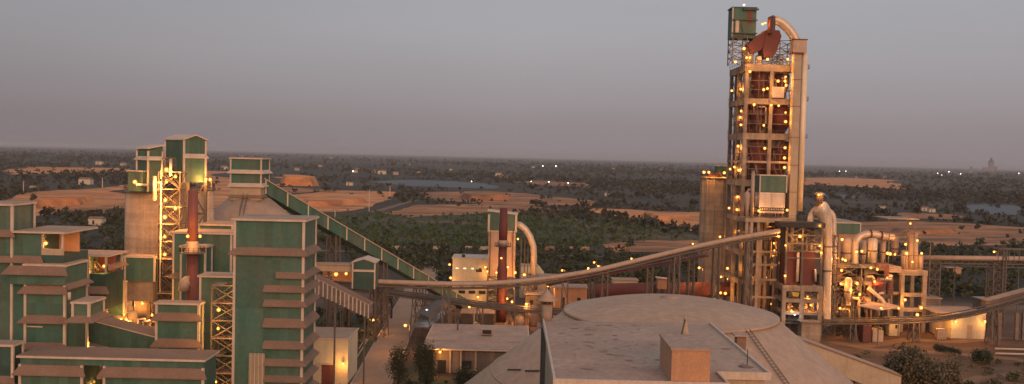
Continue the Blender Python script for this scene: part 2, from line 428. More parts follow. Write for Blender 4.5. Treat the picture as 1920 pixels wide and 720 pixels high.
# --- box top left, and its open porch
pl = plan(23, -60, 64, 386, 150.9)
t = root_at(pl, 'green_penthouse', 'green clad head house at the left edge above the lit porch', 'building')
block(t, pl, 0, Zc(pl, 23, 386), over=.35)
hood(t, pl, Zc(pl, 23, 431), Zc(pl, 23, 442), .9, 0, 'L')
pl = plan(77, -60, 84, 440, 151, wr=10)
t = root_at(pl, 'porch_building', 'green clad block at left edge with a flat dusty roof over a lit open porch', 'building')
zt = Zc(pl, 77, 437)
C, R, B, L = pl
MB().use('green').prism(pl, 0, zt).build('wall', None, t)
xr = X(118, 440, 151); zf = Zc(pl, 77, 478)
x7 = X(25, 440, 151)+.15; b = mb('trim').box(x7, xr+.8, 150.2, 162, zt+.004, zt+.25); b.use('roof').box(x7+.1, xr+.7, 150.3, 161.9, zt+.25, zt+.34); b.build('roof', None, t)
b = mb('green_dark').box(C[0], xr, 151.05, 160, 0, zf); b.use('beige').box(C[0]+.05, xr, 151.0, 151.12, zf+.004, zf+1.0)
b.use('orange_wall').box(C[0]+.05, xr-.1, 157, 157.2, zf+.01, zt-.01); b.build('porch', None, t)
mb('trim').box(xr-.3, xr, 151.13, 151.43, zf, zt-.01).build('post', None, t); mb('trim').box(C[0]+.02, C[0]+.3, 151.13, 151.4, zf, zt-.01).build('post', None, t)
hood(t, pl, Zc(pl, 77, 480), Zc(pl, 77, 491), .8, 0, 'L')
lamp(t, 86, 456, 152.2, W=160)
# the strip roof in front (x 77-160) is the hooded tower's shoulder
# --- gallery building with lit bay (x 118-235)
pl = plan(200, 120, 231, 478, 176)
t = root_at(pl, 'bay_building', 'green building under a wide dusty roof with one fire coloured lit bay', 'building')
zt = Zc(pl, 200, 481); za = Zc(pl, 200, 487); zb = Zc(pl, 200, 514); C, R, B, L = pl
b = mb('trim').box(L[0]-1, C[0]+.8, C[1]-.8, R[1]+.5, zt+.004, zt+.25); b.use('roof').box(L[0]-.9, C[0]+.7, C[1]-.7, R[1]+.4, zt+.25, zt+.35); b.build('roof', None, t)
xm = X(166, 500, 176)
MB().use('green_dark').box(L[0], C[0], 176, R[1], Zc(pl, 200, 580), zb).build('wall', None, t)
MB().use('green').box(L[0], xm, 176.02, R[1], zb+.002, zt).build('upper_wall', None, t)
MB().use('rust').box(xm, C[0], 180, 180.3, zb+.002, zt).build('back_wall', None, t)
b = mb('trim'); b.box(C[0]-.35, C[0], 176.02, 176.4, zb+.003, zt-.01); b.box(C[0]-.35, C[0], R[1]-.4, R[1], zb+.003, zt-.01); b.box(xm-.2, xm+.2, 175.95, 176.2, 5, zt-.01); b.build('post', None, t)
b = mb('steel'); b.bar(P(170, 493, 178), P(185, 508, 178), .3); b.bar(P(180, 490, 179), P(196, 505, 179), .3); b.bar(P(176, 514, 178), P(176, 488, 178), .5); b.build('machine_frame', None, t)
hood(t, pl, Zc(pl, 200, 537), Zc(pl, 200, 549), 1.0, .1, 'L'); hood(t, pl, Zc(pl, 200, 497), Zc(pl, 200, 505), .8, 0, 'R')
lamp(t, 195, 499, 177.5, W=130); plight(P(180, 500, 178), t, 60)  # last point light is extra, no fixture in the bay
# --- leftmost drum in its frame
x0, x1 = X(-30, 580, 168), X(40, 580, 168)
t = thing('mill_frame', 'rust red drum standing in a braced steel frame at the left edge', 'machine', ((x0+x1)/2, 168, 0))
zt = Z(20, 512, 168); zb = Z(20, 642, 166)
b = mb('steel'); lattice(b, x0, x1, 163, 171, zb, zt, 3, .45, .25); b.build('frame', None, t)
mb('red').rev((x0+x1)/2-.3, 169.5, [(3.6, Z(20, 612, 168)), (3.9, Z(20, 600, 168)), (3.9, zt-1)], 24).build('drum', None, t)
b = mb('red_metal'); b.rev((x0+x1)/2-.3, 169.5, [(4.1, Z(20, 600, 168)), (4.1, Z(20, 592, 168))], 24); b.build('ring', None, t)
mb('beige').box(x0-2, x1+1.2, 172.5, 173, 0, Z(20, 612, 172)).build('back_wall', None, t)
b = mb('concrete_dark').box(x0-2, x1+1.5, 161, 173.6, zb-1.2, zb); b.box(x1-2.2, x1+.2, 161.5, 163.4, zb, zb+1.4); b.build('plinth', None, t)
lamp(t, 22, 604, 162.5, W=160, r=.22)
pl = plan(24, -40, 42, 648, 140)
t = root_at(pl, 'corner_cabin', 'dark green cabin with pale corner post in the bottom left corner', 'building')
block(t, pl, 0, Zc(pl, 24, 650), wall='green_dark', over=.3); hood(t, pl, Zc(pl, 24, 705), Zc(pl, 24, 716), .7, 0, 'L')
# --- silos
cx, cy = X(283, 480, 211), 211; rad = 48/1800*205
t = thing('blending_silo', 'round concrete silo with stepped green head house and lamp, left of the stair tower', 'silo', (cx, cy, 0))
zt = Z(283, 363, 205); zl = Z(283, 566, 205)
mb('lamplit_concrete').rev(cx, cy, [(rad, zl), (rad, zt)], 40).build('shell', None, t)
b = mb('concrete_dark').rev(cx, cy, [(rad+.35, zt), (rad+.35, zt+.5)], 40); b.build('roof_deck', None, t)
b = mb('steel'); 
ring = [(cx+(rad+.2)*cos(a*pi/12), cy+(rad+.2)*sin(a*pi/12)) for a in range(25)]; railing(b, ring, zt+.5, 1.0, 2.5); b.build('railing', None, t)
b = mb('beige').rev(cx-.8, cy, [(rad*.9, Z(270, 594, 205)), (rad*.97, zl-.01)], 32); b.build('hopper', None, t)
for k in range(8): a = k*pi/4+.3; mb('concrete_dark').bar((cx+rad*.85*cos(a), cy+rad*.85*sin(a), 0), (cx+rad*.85*cos(a), cy+rad*.85*sin(a), zl), .8).build('column', None, t)
pp = plan(278, 257, 305, 300, 203, th=42)
MB().use('green').prism(pp, zt+.5, Zc(pp, 278, 281), [Zc(pp, 278, 281), Zc(pp, 278, 274), Zc(pp, 278, 274), Zc(pp, 278, 281)]).build('head_house', None, t)
g = grow(pp, .35); zz = [Zc(pp, 278, 280)+.05, Zc(pp, 278, 273)+.05]
b = mb('trim'); vs = [(*g[0], zz[0]), (*g[1], zz[1]), (*g[2], zz[1]), (*g[3], zz[0])]; vs += [(x, y, z+.3) for x, y, z in vs]
b.add(vs, [(3, 2, 1, 0), (4, 5, 6, 7), (0, 1, 5, 4), (1, 2, 6, 5), (2, 3, 7, 6), (3, 0, 4, 7)]); b.build('head_house_roof', None, t)
hood(t, pp, Zc(pp, 278, 293), Zc(pp, 278, 299), .5, m='trim')
for q in pp[:2]+pp[3:]: mb('trim').box(q[0]-.18, q[0]+.18, q[1]-.18, q[1]+.18, zt+.5, Zc(pp, 278, 283)).build('corner_trim', None, t)
p2 = plan(268, 240, 279, 322, 202.5, th=20)
MB().use('green').prism(p2, zt+.5, Zc(p2, 268, 322)).build('side_cabin', None, t)
MB().use('trim').prism(grow(p2, .25), Zc(p2, 268, 322)+.003, Zc(p2, 268, 320)).build('side_cabin_roof', None, t)
b = mb('silver').tube([P(256, 346, 201.5), P(276, 347, 201.5)], .3, 8); b.build('duct', None, t)
lamp(t, 253, 341, 201.4, W=200, r=.42)
lamps(t, 203.2, [(226, 568, 202), (267, 569)], W=300)
# little spouts on the right of the hopper
b = mb('pinksteel').tube([P(297, 528, 203), P(302, 533, 203), P(304, 548, 203), P(300, 562, 203)], .9, 12); b.build('spout', None, t)
# second silo
cx, cy = X(361, 480, 218), 218; rad = 39/1800*212
t = thing('clinker_silo', 'pale concrete silo behind the red stack, right of the stair tower', 'silo', (cx, cy, 0))
zt2 = Z(372, 358, 212)
mb('lamplit_concrete').rev(cx, cy, [(rad, 0), (rad, zt2)], 40).build('shell', None, t)
b = mb('concrete_dark').rev(cx, cy, [(rad+.3, zt2), (rad+.3, zt2+.5)], 40); b.build('roof_deck', None, t)
b = mb('steel'); ring = [(cx+rad*cos(a*pi/12), cy+rad*sin(a*pi/12)) for a in range(25)]; railing(b, ring, zt2+.5, 1.0, 2.5); b.build('railing', None, t)
lamps(t, 211, [(386, 336), (394, 337)], W=200, r=.42)
b = mb('steel')
for px in (386, 395): p = P(px, 337, 211); b.bar((p.x, 211.6, zt2), (p.x, 211.6, p.z+.5), .14)
b.build('lamp_post', None, t)
# tall head house on legs
pp = plan(345, 310, 386, 300, 208, th=42)
t = root_at(pp, 'elevator_house', 'tallest green head house on steel legs with a gabled right face, above the silos', 'building')
zb_, zt_ = Zc(pp, 345, 342), Zc(pp, 345, 263)
block(t, pp, zb_, zt_, gable=.95, over=.35)
hood(t, pp, Zc(pp, 345, 288), Zc(pp, 345, 295), .45, 0, 'R', m='trim')
b = mb('steel')
for q in pp: b.bar((q[0], q[1], 0), (q[0], q[1], zb_), .6)
for z in (zb_-7, zb_-14, zb_-21, zb_-28):
    for i in range(4): a, c = pp[i], pp[(i+1) % 4]; b.bar((*a, z), (*c, z), .25); b.bar((*a, z), (*c, z+7), .2)
b.build('leg_frame', None, t)
b = mb('concrete'); q = pp[0]; b.box(q[0]-1.0, q[0]+.9, q[1]-.9, q[1]+1, 0, zb_-.01); b.build('elevator_shaft', None, t)
# lit stair tower left
x0, x1 = X(300, 400, 198), X(340, 400, 198); zt = Z(320, 322, 198)
t = thing('stair_tower', 'lamp lit steel stair tower between the two concrete silos', 'stair tower', ((x0+x1)/2, 198, 0))
b = mb('steel'); lattice(b, x0, x1, 197, 200.5, 0, zt, 14, .2, .12); lattice(b, x0+.4, x0+2.4, 198, 200, zt, Z(314, 296, 198), 2, .16, .1); b.build('frame', None, t)
b = mb('steel'); stairs(b, x0+.4, x1-.4, 198.8, 0, zt, 14, .9); b.build('stair', None, t)
for i in range(2, 15): mb('pinksteel').box(x0-.3 if i % 2 else x0+1.5, x1-1.2 if i % 2 else x1+.4, 196.8, 200.6, zt*i/14-.09, zt*i/14+.04).build('landing', None, t)
b = mb('trim'); b.tube([(x0+.7, 196.5, zt*.5), (x0+.7, 196.5, zt-2)], .16, 8); b.tube([P(290, 376, 197), P(290, 330, 197)], .45, 8); b.tube([P(320, 330, 197), P(320, 298, 197)], .3, 8); b.tube([P(302, 335, 197), P(304, 300, 197)], .15, 8); b.build('riser_pipe', None, t)
lamps(t, 196.2, [(312, 318), (329, 331), (298, 342), (312, 341), (310, 375), (329, 390), (309, 407), (309, 444), (309, 477)], W=430, r=.42)
# chimney stack
D = 182; cx = X(361, 450, D)
t = thing('red_stack', 'rust red steel stack with a pale collar rising through the green blocks at left', 'chimney', (cx, D, 0))
mb('stack_red').rev(cx, D, [(.95, Z(361, 462, D)), (.9, Z(361, 357, D))], 20).build('stack', None, t)
mb('rust').rev(cx, D, [(1.15, 0), (1.1, Z(361, 476, D))], 20).build('base', None, t)
b = mb('pinksteel').rev(cx, D, [(1.2, Z(361, 476, D)), (1.5, Z(361, 472, D)), (1.5, Z(361, 470, D)), (1.2, Z(361, 466, D)), (1.2, Z(361, 456, D)), (1.0, Z(361, 452, D))], 20); b.build('collar', None, t)
b = mb('steel'); ring = [(cx+2.3*cos(a*pi/8), D+2.3*sin(a*pi/8)) for a in range(17)]; z = Z(361, 473, D); b.rev(cx, D, [(2.4, z-.15), (2.4, z)], 20); railing(b, ring, z, 1.0, 1); b.build('platform', None, t)
b = mb('pinksteel').tube([P(344, 545, D-2), P(345, 532, D-2), P(350, 527, D-1), P(357, 527, D-1)], 1.0, 12); b.build('duct', None, t)
lamps(t, 179, [(352, 443), (375, 443)], W=180)
# green blocks around the stack
pl = plan(434, 326, 438, 436, 192, wr=8)
t = root_at(pl, 'green_back_block', 'wide green block with a dusty roof behind the red stack', 'building')
block(t, pl, 0, Zc(pl, 434, 440), over=.5); hood(t, pl, Zc(pl, 434, 513), Zc(pl, 434, 522), .8, .0, 'L')
pl = plan(385, 340, 397, 462, 186)
t = root_at(pl, 'green_stack_cabin', 'small green block right behind the red stack, pale edges', 'building')
block(t, pl, 0, Zc(pl, 385, 465), over=.35)
pl = plan(436, 374, 440, 418, 203, th=0, wr=9)
t = root_at(pl, 'gabled_green_block', 'gabled green block peeping over the wide one, against the silo cone', 'building')
block(t, pl, 0, Zc(pl, 436, 424), over=.35)
pl = plan(290, 235, 305, 482, 196)
t = root_at(pl, 'silo_cabin', 'square green cabin mounted low on the front of the round silo', 'cabin')
block(t, pl, Zc(pl, 290, 528), Zc(pl, 290, 484), over=.3)
for q in pl: mb('steel').bar((q[0], q[1], 0), (q[0], q[1], Zc(pl, 290, 528)), .4).build('leg', None, t)
mb('concrete').box(pl[3][0], pl[0][0], 197, 205, Zc(pl, 290, 566), Zc(pl, 290, 529)).build('ribbed_base', None, t)
pl = plan(233, 201, 236, 528, 188)
t = root_at(pl, 'silo_side_block', 'narrow green block at the foot of the silo left of the two lamps', 'building')
block(t, pl, Zc(pl, 233, 592), Zc(pl, 233, 530), over=.25)
# machinery below the silo
t = thing('silo_discharge', 'tangle of pipes and small vessels lit orange below the round silo', 'machinery', (X(250, 600, 190), 190, 0))
b = mb('beige'); 
b.rev(X(230, 600, 192), 192, [(1.8, 14), (2.0, Z(230, 575, 192)), (.6, Z(230, 565, 192))], 14)
b.rev(X(245, 600, 190), 191, [(1.0, 14), (1.0, Z(245, 588, 190)), (.3, Z(245, 584, 190))], 14); b.build('vessel', None, t)
b = mb('pinksteel')
for i in range(9):
    px = 205+i*11; D = 186+rng.random()*6; y = 596+rng.random()*14
    b.tube([P(px, 640, D), P(px, y, D), P(px+8+rng.random()*8, y, D)], .22+.2*rng.random(), 8)
b.build('pipe', None, t)
b = mb('steel'); lattice(b, X(205, 600, 188), X(292, 600, 188), 188, 192, 8, Z(250, 612, 188), 3, .3, .2); lattice(b, X(120, 640, 180), X(292, 640, 180), 178, 184, 4, Z(250, 648, 180), 2, .3, .2); b.build('frame', None, t)
mb('concrete').box(X(120, 640, 176), X(300, 640, 176), 186, 205, 0, 12).build('floor_slab', None, t)
lamps(t, 187, [(227, 599), (237, 599), (285, 591)], W=260)
lamps(t, 176, [(158, 650), (200, 655)], W=200, r=.25)
# --- storage silo with conical roof, transfer house on top
D = 248; cx = X(468, 400, D); r1 = 93/1800*D
zE = Z(468, 424, D-6); zA = Z(468, 370, D)
t = thing('storage_silo', 'broad round store with a dusty conical roof behind the hooded tower', 'silo', (cx, D, 0))
mb('concrete').rev(cx, D, [(r1, 0), (r1, zE)], 48).build('shell', None, t)
mb('roof').rev(cx, D, [(r1+.5, zE-.2), (r1+.5, zE+.1), (36/1800*D, zA), (.5, zA+.2)], 48).build('cone_roof', None, t)
b = mb('steel'); p = P(460, 372, D-5.5); q = P(452, 408, D-13); 
for s in (-.5, .5): b.bar(p+Vector((s, 0, .3)), q+Vector((s, 0, .3)), .15); b.bar(p+Vector((s, 0, 1.3)), q+Vector((s, 0, 1.3)), .1)
b.build('ladder', None, t)
pl = plan(490, 433, 505, 296, D-5)
t = root_at(pl, 'transfer_house', 'green and beige transfer house standing on the dusty cone roof', 'building', zA)
MB().use('beige').prism(pl, zA-.5, Zc(pl, 490, 350)).build('lower_wall', None, t)
block(t, pl, Zc(pl, 490, 350)+.003, Zc(pl, 490, 299), over=.45)
for a, c in ((319, 325), (344, 350)): hood(t, pl, Zc(pl, 490, a), Zc(pl, 490, c), .8, m='trim')
hood(t, pl, Zc(pl, 490, 366), Zc(pl, 490, 370), .5)
# --- long inclined gallery
A = P(492, 334, 246); C = P(884, 566, 325)
t = thing('inclined_gallery', 'long green enclosed conveyor gallery running down from the transfer house to the road', 'conveyor gallery', (C.x, C.y, 0))
nrm = Vector((-(C-A).y, (C-A).x, 0)).normalized(); 
slope_gallery(t, A, C, 3.5, 3.6, ribs=12, direc=(nrm.x, nrm.y), roofm='hood')
def bent(t, p, w=3.4, name='trestle', z0=0, ww=.3, dirv=(0, 1)):
    """braced trestle leg under a gallery"""
    d = Vector((dirv[0], dirv[1], 0)).normalized(); b = mb('steel'); a = p; c = p+d*w
    zt = p.z; n = max(2, int((zt-z0)/5)); s = Vector((d.y, -d.x, 0))*.8
    for q, o in ((a, -d*.8), (c, d*.8)):
        for k in (-1, 1): b.bar(q+s*k*.0+s*k, Vector((q.x, q.y, z0))+s*k*1.3+o, ww)
    for i in range(n):
        z = z0+(zt-z0)*i/n; zz = z0+(zt-z0)*(i+1)/n
        for k in (-1, 1):
            qa = Vector((a.x, a.y, 0))+s*k; qc = Vector((c.x, c.y, 0))+s*k
            b.bar((qa.x, qa.y, z), (qc.x, qc.y, zz), ww*.55); b.bar((qc.x, qc.y, z), (qa.x, qa.y, zz), ww*.55); b.bar((qa.x, qa.y, zz), (qc.x, qc.y, zz), ww*.55)
        for q in (a, c): b.bar((q.x+s.x, q.y+s.y, z), (q.x-s.x, q.y-s.y, zz), ww*.5)
    return b.build(name, None, t)
for f in (.30, .52, .72, .88):
    p = A.lerp(C, f); bent(t, Vector((p.x, p.y, p.z-3.5)), 3.4, 'trestle', dirv=(nrm.x, nrm.y))
lamp(t, 629, 418, (A.lerp(C, .36)).y-2, W=160, r=.5); lamps(t, (A.lerp(C, .74)).y-2, [(784, 514), (789, 517)], W=160)
# --- short ribbed gallery right of the hooded tower
t = thing('ribbed_gallery', 'short pale green ribbed gallery sloping down behind the hooded tower', 'conveyor gallery', (X(640, 560, 200), 200, 0))
A2 = P(588, 520, 196); C2 = P(692, 572, 214)
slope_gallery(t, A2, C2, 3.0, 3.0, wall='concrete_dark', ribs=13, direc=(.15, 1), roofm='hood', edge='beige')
for q in (A2.lerp(C2, .35), A2.lerp(C2, .9)): mb('steel').bar((q.x, q.y+1.5, 0), (q.x, q.y+1.5, q.z-3), .35).build('post', None, t)
# --- bridge and gabled house
t = thing('roofed_bridge', 'level roofed conveyor bridge between hooded tower and the small gabled green house', 'bridge', (X(630, 500, 252), 252, 0))
xa, xb = X(560, 500, 252), X(664, 500, 252); z1, z0 = Z(630, 497, 252), Z(630, 509, 252)
MB().use('beige').box(xa, xb, 252, 255.5, z0, z1).build('wall', None, t); MB().use('roof').box(xa, xb, 251.6, 255.9, z1+.003, z1+.3).build('roof', None, t)
b = mb('steel'); lattice(b, X(612, 530, 252), X(618, 530, 252), 252.5, 255, 0, z0, 6, .2, .12); b.build('post', None, t)
b = mb('orange_wall').box(X(605, 515, 262), X(662, 515, 262), 262, 262.3, 19.8, 22.6); b.build('lit_wall', None, t)
lamps(t, 256.5, [(630, 514), (649, 513)], W=160, r=.42)
pl = plan(703, 661.5, 707, 494, 250, wr=7)
t = thing('gabled_house', 'small dark green gabled house on posts beside the road', 'building', (pl[0][0], pl[0][1], 0))
C, R, B, L = pl; mC = ((C[0]+L[0])/2, C[1]); mB = ((R[0]+B[0])/2, B[1])
ze = Zc(pl, 703, 494); zlo = Zc(pl, 703, 542)
MB().use('green_dark').prism([L, mC, C, R, mB, B], zlo, 0, [ze, ze+1, ze, ze, ze+1, ze]).build('wall', None, t)
g = grow(pl, .3); b = mb('trim')
for (p, q) in ((g[3], (mC[0], g[0][1])), (g[0], (mC[0], g[0][1]))):
    dy = g[2][1]-g[0][1]; vs = [(p[0], p[1], ze), (q[0], q[1], ze+1.05), (q[0], q[1]+dy, ze+1.05), (p[0], p[1]+dy, ze)]; vs += [(x, y, z+.3) for x, y, z in vs]
    b.add(vs, [(3, 2, 1, 0), (4, 5, 6, 7), (0, 1, 5, 4), (1, 2, 6, 5), (2, 3, 7, 6), (3, 0, 4, 7)])
b.build('roof', None, t)
b = mb('trim')
for x in (L[0], C[0]): b.box(x-.18, x+.18, C[1]-.1, C[1]+.1, zlo, ze-.01)
b.box(L[0], C[0], C[1]-.35, C[1]-.02, Zc(pl, 703, 510), Zc(pl, 703, 506)); b.build('corner_trim', None, t)
# --- white gatehouse
xa, xb = X(560, 700, 226), X(652, 690, 226); zt = Z(620, 636, 226)
t = thing('white_gatehouse', 'white flat roofed building with a brown shutter beside the road', 'building', ((xa+xb)/2, 226, 0))
MB().use('white_wall').box(xa, xb, 226, 240, 0, zt).build('wall', None, t)
b = mb('trim').box(xa-.3, xb+.3, 225.7, 240.3, zt+.003, zt+.25); b.use('roof').box(xa, xb, 226, 240, zt+.25, zt+.32); b.build('roof', None, t)
b = mb('rust').box(X(603, 700, 226), X(625, 700, 226), 225.93, 226.1, 0, Z(614, 684, 226)); b.build('shutter', None, t)
b = mb('trim').box(X(600, 700, 226), X(628, 700, 226), 225.3, 226, Z(614, 683, 226), Z(614, 681, 226)); b.build('canopy', None, t)
lamp(t, 643, 682, 225, W=300, r=.33)
# ================================================================== CENTRE
# --- flat roofed workshop
xa = X(790, 655, 240); xb = X(992, 655, 240); zt = Z(885, 657, 240)
t = thing('workshop', 'flat roofed concrete workshop with dusty roof beside the road trees', 'building', ((xa+xb)/2, 240, 0))
xo = X(812, 690, 240)
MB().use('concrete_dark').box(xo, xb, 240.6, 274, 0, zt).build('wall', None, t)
b = mb('trim').box(xa, xb+.4, 239.4, 275, zt+.003, zt+.35); b.use('slab').box(xa+.3, xb+.1, 239.7, 274.7, zt+.35, zt+.45); b.build('roof', None, t)
b = mb('slab').box(xa+.3, xb, 249, 249.5, zt+.452, zt+.7); b.box(X(860, 640, 250), X(862, 640, 250), 250, 274, zt+.452, zt+.62); b.build('roof_upstand', None, t)
b = mb('dark_glass').box(X(820, 690, 240.5), X(836, 690, 240.5), 240.5, 240.7, 0, 3.2); b.build('doorway', None, t); mb('dark_glass').box(X(866, 690, 240.5), X(884, 690, 240.5), 240.5, 240.7, 1.2, 3.2).build('window', None, t)
for px in (842, 862, 890): mb('beige').box(X(px, 690, 240), X(px+3, 690, 240), 240.2, 240.59, 0, zt-.01).build('pilaster', None, t)
lamp(t, 825, 660, 238.9, W=200, r=.42)
zr = zt+.45
bx_ = thing('roof_unit', 'dark box shaped air unit on a small frame on the workshop roof', 'air unit', (X(913, 625, 258), 258, zr))
p = P(913, 630, 258)
b = mb('pinksteel').box(p.x-1.5, p.x+1.5, 257, 259.5, zr+.4, zr+1.9); b.use('dark_glass').box(p.x-1.2, p.x+1.2, 256.93, 257.1, zr+.6, zr+1.7); b.build('housing', None, bx_)
for s in (-1.2, 1.2):
    for y in (257.3, 259.2): mb('steel').box(p.x+s-.1, p.x+s+.1, y-.1, y+.1, zr, zr+.398).build('leg', None, bx_)
h = thing('vent_stack', 'thin vent standing on the workshop roof near its left end', 'vent', (X(858, 622, 265), 265, zr))
q = X(858, 622, 265); mb('steel').rev(q, 265, [(.25, zr), (.25, zr+2.4), (.45, zr+2.5), (.1, zr+2.9)], 8).build('pipe', None, h)
# --- covered walkway with white lamps
t = thing('grey_walkway', 'short grey curved roof walkway with two white lamps over the road side', 'walkway', (X(815, 590, 286), 286, 0))
A = P(787, 600, 276); C = P(838, 562, 306)
dv = (C-A).normalized(); sd = Vector((dv.y, -dv.x, 0)).normalized()
b = mb('steel'); vs = []; n = 10
for c in (A, C):
    for i in range(n+1): a = pi*i/n; vs.append(c+sd*(3.0*cos(a))+Vector((0, 0, 1.7*sin(a))))
b.add(vs, [(i, i+1, n+2+i, n+1+i) for i in range(n)], True); b.build('canopy', None, t)
for i in range(6):
    p = A.lerp(C, i/5)
    for s in (-2.9, 2.9): q = p+sd*s; mb('steel').bar((q.x, q.y, 0), (q.x, q.y, q.z), .22).build('post', None, t)
mb('steel').add([A+sd*2.7+Vector((0, 0, -2.3)), C+sd*2.7+Vector((0, 0, -2.3)), C-sd*2.7+Vector((0, 0, -2.3)), A-sd*2.7+Vector((0, 0, -2.3)), A+sd*2.7+Vector((0, 0, -2)), C+sd*2.7+Vector((0, 0, -2)), C-sd*2.7+Vector((0, 0, -2)), A-sd*2.7+Vector((0, 0, -2))], [(3, 2, 1, 0), (4, 5, 6, 7), (0, 1, 5, 4), (1, 2, 6, 5), (2, 3, 7, 6), (3, 0, 4, 7)]).build('deck', None, t)
lamps(t, 282, [(800, 582)], m='white_lamp', W=100, r=.42); lamps(t, 299, [(828, 565)], m='white_lamp', W=100, r=.42)
# --- cream office block
xa, xb = X(848, 520, 345), X(941, 520, 345); zt = Z(895, 486, 345)
t = thing('cream_building', 'cream three storey plant building with a row of lit windows left of the filter tower', 'building', ((xa+xb)/2, 345, 0))
MB().use('white_wall').box(xa, xb, 345, 358, 0, zt).build('wall', None, t)
b = mb('trim').box(xa-.3, xb+.3, 344.7, 358.3, zt+.003, zt+.4); b.build('roof', None, t)
b = mb('trim'); b.box(xa-.15, xb+.15, 344.6, 345, Z(895, 528, 345), Z(895, 526, 345)); b.build('ledge', None, t)
for i in range(5):
    xx = X(857+i*14.5, 503, 345); b = mb('lit_window' if i in (0, 1, 2) else 'dark_glass').box(xx-.5, xx+.5, 344.93, 345.1, Z(895, 505, 345), Z(895, 502.5, 345)); b.build('window', None, t)
for i in range(4):
    xx = X(866+i*19, 547, 345); mb('dark_glass').box(xx-1.2, xx+1.2, 344.93, 345.1, Z(895, 551, 345), Z(895, 545, 345)).build('window', None, t)
xx = X(898, 505, 345); mb('dark_glass').box(xx-1.1, xx+1.1, 344.92, 345.1, Z(895, 510, 345), Z(895, 505, 345)).build('window', None, t)
b = mb('dark_glass').box(X(866, 483, 346), X(872, 483, 346), 346, 348, zt+.4, zt+1.6); b.build('roof_vent', None, t)
lamps(t, 343.5, [(843, 496), (845, 521), (910, 501), (914, 509), (914, 521), (896, 557)], W=90)
# --- filter tower with green cap
pl = plan(968, 917, 970, 402, 332, wr=8)
t = thing('filter_tower', 'tall pinkish filter tower with a green cap behind the dark red stack', 'tower', (pl[0][0], pl[0][1], 0))
C, R, B, L = pl; zg = Zc(pl, 968, 433); zt = Zc(pl, 968, 403); z2 = Zc(pl, 968, 397)
MB().use('pinksteel').prism(pl, Zc(pl, 968, 520), zg).build('casing', None, t)
MB().use('green').prism(grow(pl, .25), zg+.003, 0, [zt, zt, z2, z2]).build('cap_wall', None, t)
g = grow(pl, .6); b = mb('trim'); vs = [(*g[0], zt), (*g[1], zt), (*g[2], z2), (*g[3], z2)]; vs += [(x, y, z+.35) for x, y, z in vs]
b.add(vs, [(3, 2, 1, 0), (4, 5, 6, 7), (0, 1, 5, 4), (1, 2, 6, 5), (2, 3, 7, 6), (3, 0, 4, 7)]); b.build('roof', None, t)
b = mb('trim')
for q in (C, L): b.box(q[0]-.35, q[0]+.35, q[1]-.4, q[1]-.26, zg-.3, zt-.02)
b.box(L[0]-.3, C[0]+.3, C[1]-.45, C[1]-.28, zg-.4, zg); b.build('edge_trim', None, t)
b = mb('steel'); lattice(b, L[0], C[0], C[1], C[1]+8, 0, Zc(pl, 968, 520), 4, .5, .3); b.build('frame', None, t)
b = mb('rust').bar((C[0]-.9, C[1]-.6, Zc(pl, 968, 520)), (C[0]-.9, C[1]-.6, zg), .3); b.bar((L[0]+.7, C[1]-.2, Zc(pl, 968, 520)), (L[0]+.7, C[1]-.2, zg), .2); b.build('downpipe', None, t)
lamps(t, 329, [(952, 501), (966, 511), (983, 515), (931, 511), (971, 448), (940, 483)], W=140)
# silver duct bending down
pts = [P(966, 420, 336), P(975, 422, 336), P(985, 430, 336), P(994, 444, 336), P(1000, 462, 336), P(1001, 480, 336), P(1000, 516, 336)]
t = thing('silver_duct', 'thick silver duct bending down from the green capped filter tower', 'duct', (pts[-1].x, 336, 0))
mb('silver').tube(pts, 1.15, 14).build('duct', None, t)
b = mb('steel'); p = pts[-1]; lattice(b, p.x-1.6, p.x+1.6, 334.5, 337.5, 0, p.z, 4, .3, .2); b.build('support', None, t)
for px in (977, 984, 990): q = P(px, 470, 338); mb('steel').bar((q.x, 338, 8), (q.x, 338, Z(px, 446, 338)), .3).build('pole', None, t)
# dark red stack
D = 318; cx = X(942, 500, D)
t = thing('dark_red_stack', 'dark red steel stack with ring platform in front of the filter tower', 'chimney', (cx, D, 0))
mb('red').rev(cx, D, [(1.7, 0), (1.7, Z(942, 503, D)), (1.45, Z(942, 500, D)), (1.4, Z(942, 460, D))], 20).build('stack', None, t)
mb('red').rev(cx, D, [(1.4, Z(942, 451, D)), (1.45, Z(942, 430, D)), (1.25, Z(942, 390, D))], 20).build('upper_stack', None, t)
mb('pinksteel').rev(cx, D, [(1.4, Z(942, 460, D)), (1.7, Z(942, 459, D)), (1.7, Z(942, 451, D)), (1.4, Z(942, 450, D))], 20).build('collar', None, t)
b = mb('steel'); z = Z(942, 461, D); b.rev(cx, D, [(2.8, z-.2), (2.8, z)], 16); railing(b, [(cx+2.7*cos(a*pi/8), D+2.7*sin(a*pi/8)) for a in range(17)], z, 1.1, 1); b.build('platform', None, t)
lamps(t, 314, [(951, 560), (960, 566), (953, 579)], W=300); lamp(t, 940, 484, 315, W=80)
# white low sheds behind
xa, xb = X(975, 515, 372), X(1021, 515, 372)
t = thing('white_shed', 'low white shed with sloping right end behind the silver duct', 'shed', ((xa+xb)/2, 372, 0))
z0, z1 = Z(1000, 514, 372), Z(1000, 500, 372); b = MB().use('white_wall'); b.add([(xa, 372, 0), (xb, 372, 0), (xb, 372, z0), (xb-2.4, 372, z1), (xa, 372, z1), (xa, 380, 0), (xb, 380, 0), (xb, 380, z0), (xb-2.4, 380, z1), (xa, 380, z1)], [(0, 1, 2, 3, 4), (9, 8, 7, 6, 5), (0, 5, 6, 1), (1, 6, 7, 2), (2, 7, 8, 3), (3, 8, 9, 4), (4, 9, 5, 0)]); b.build('wall', None, t)
b = mb('roof').box(xa, xb-2.6, 371.8, 380, z1+.003, z1+.3); b.box(xa, xb-1, 371.9, 371.98, z0-.1, z0+.4); b.build('roof', None, t)
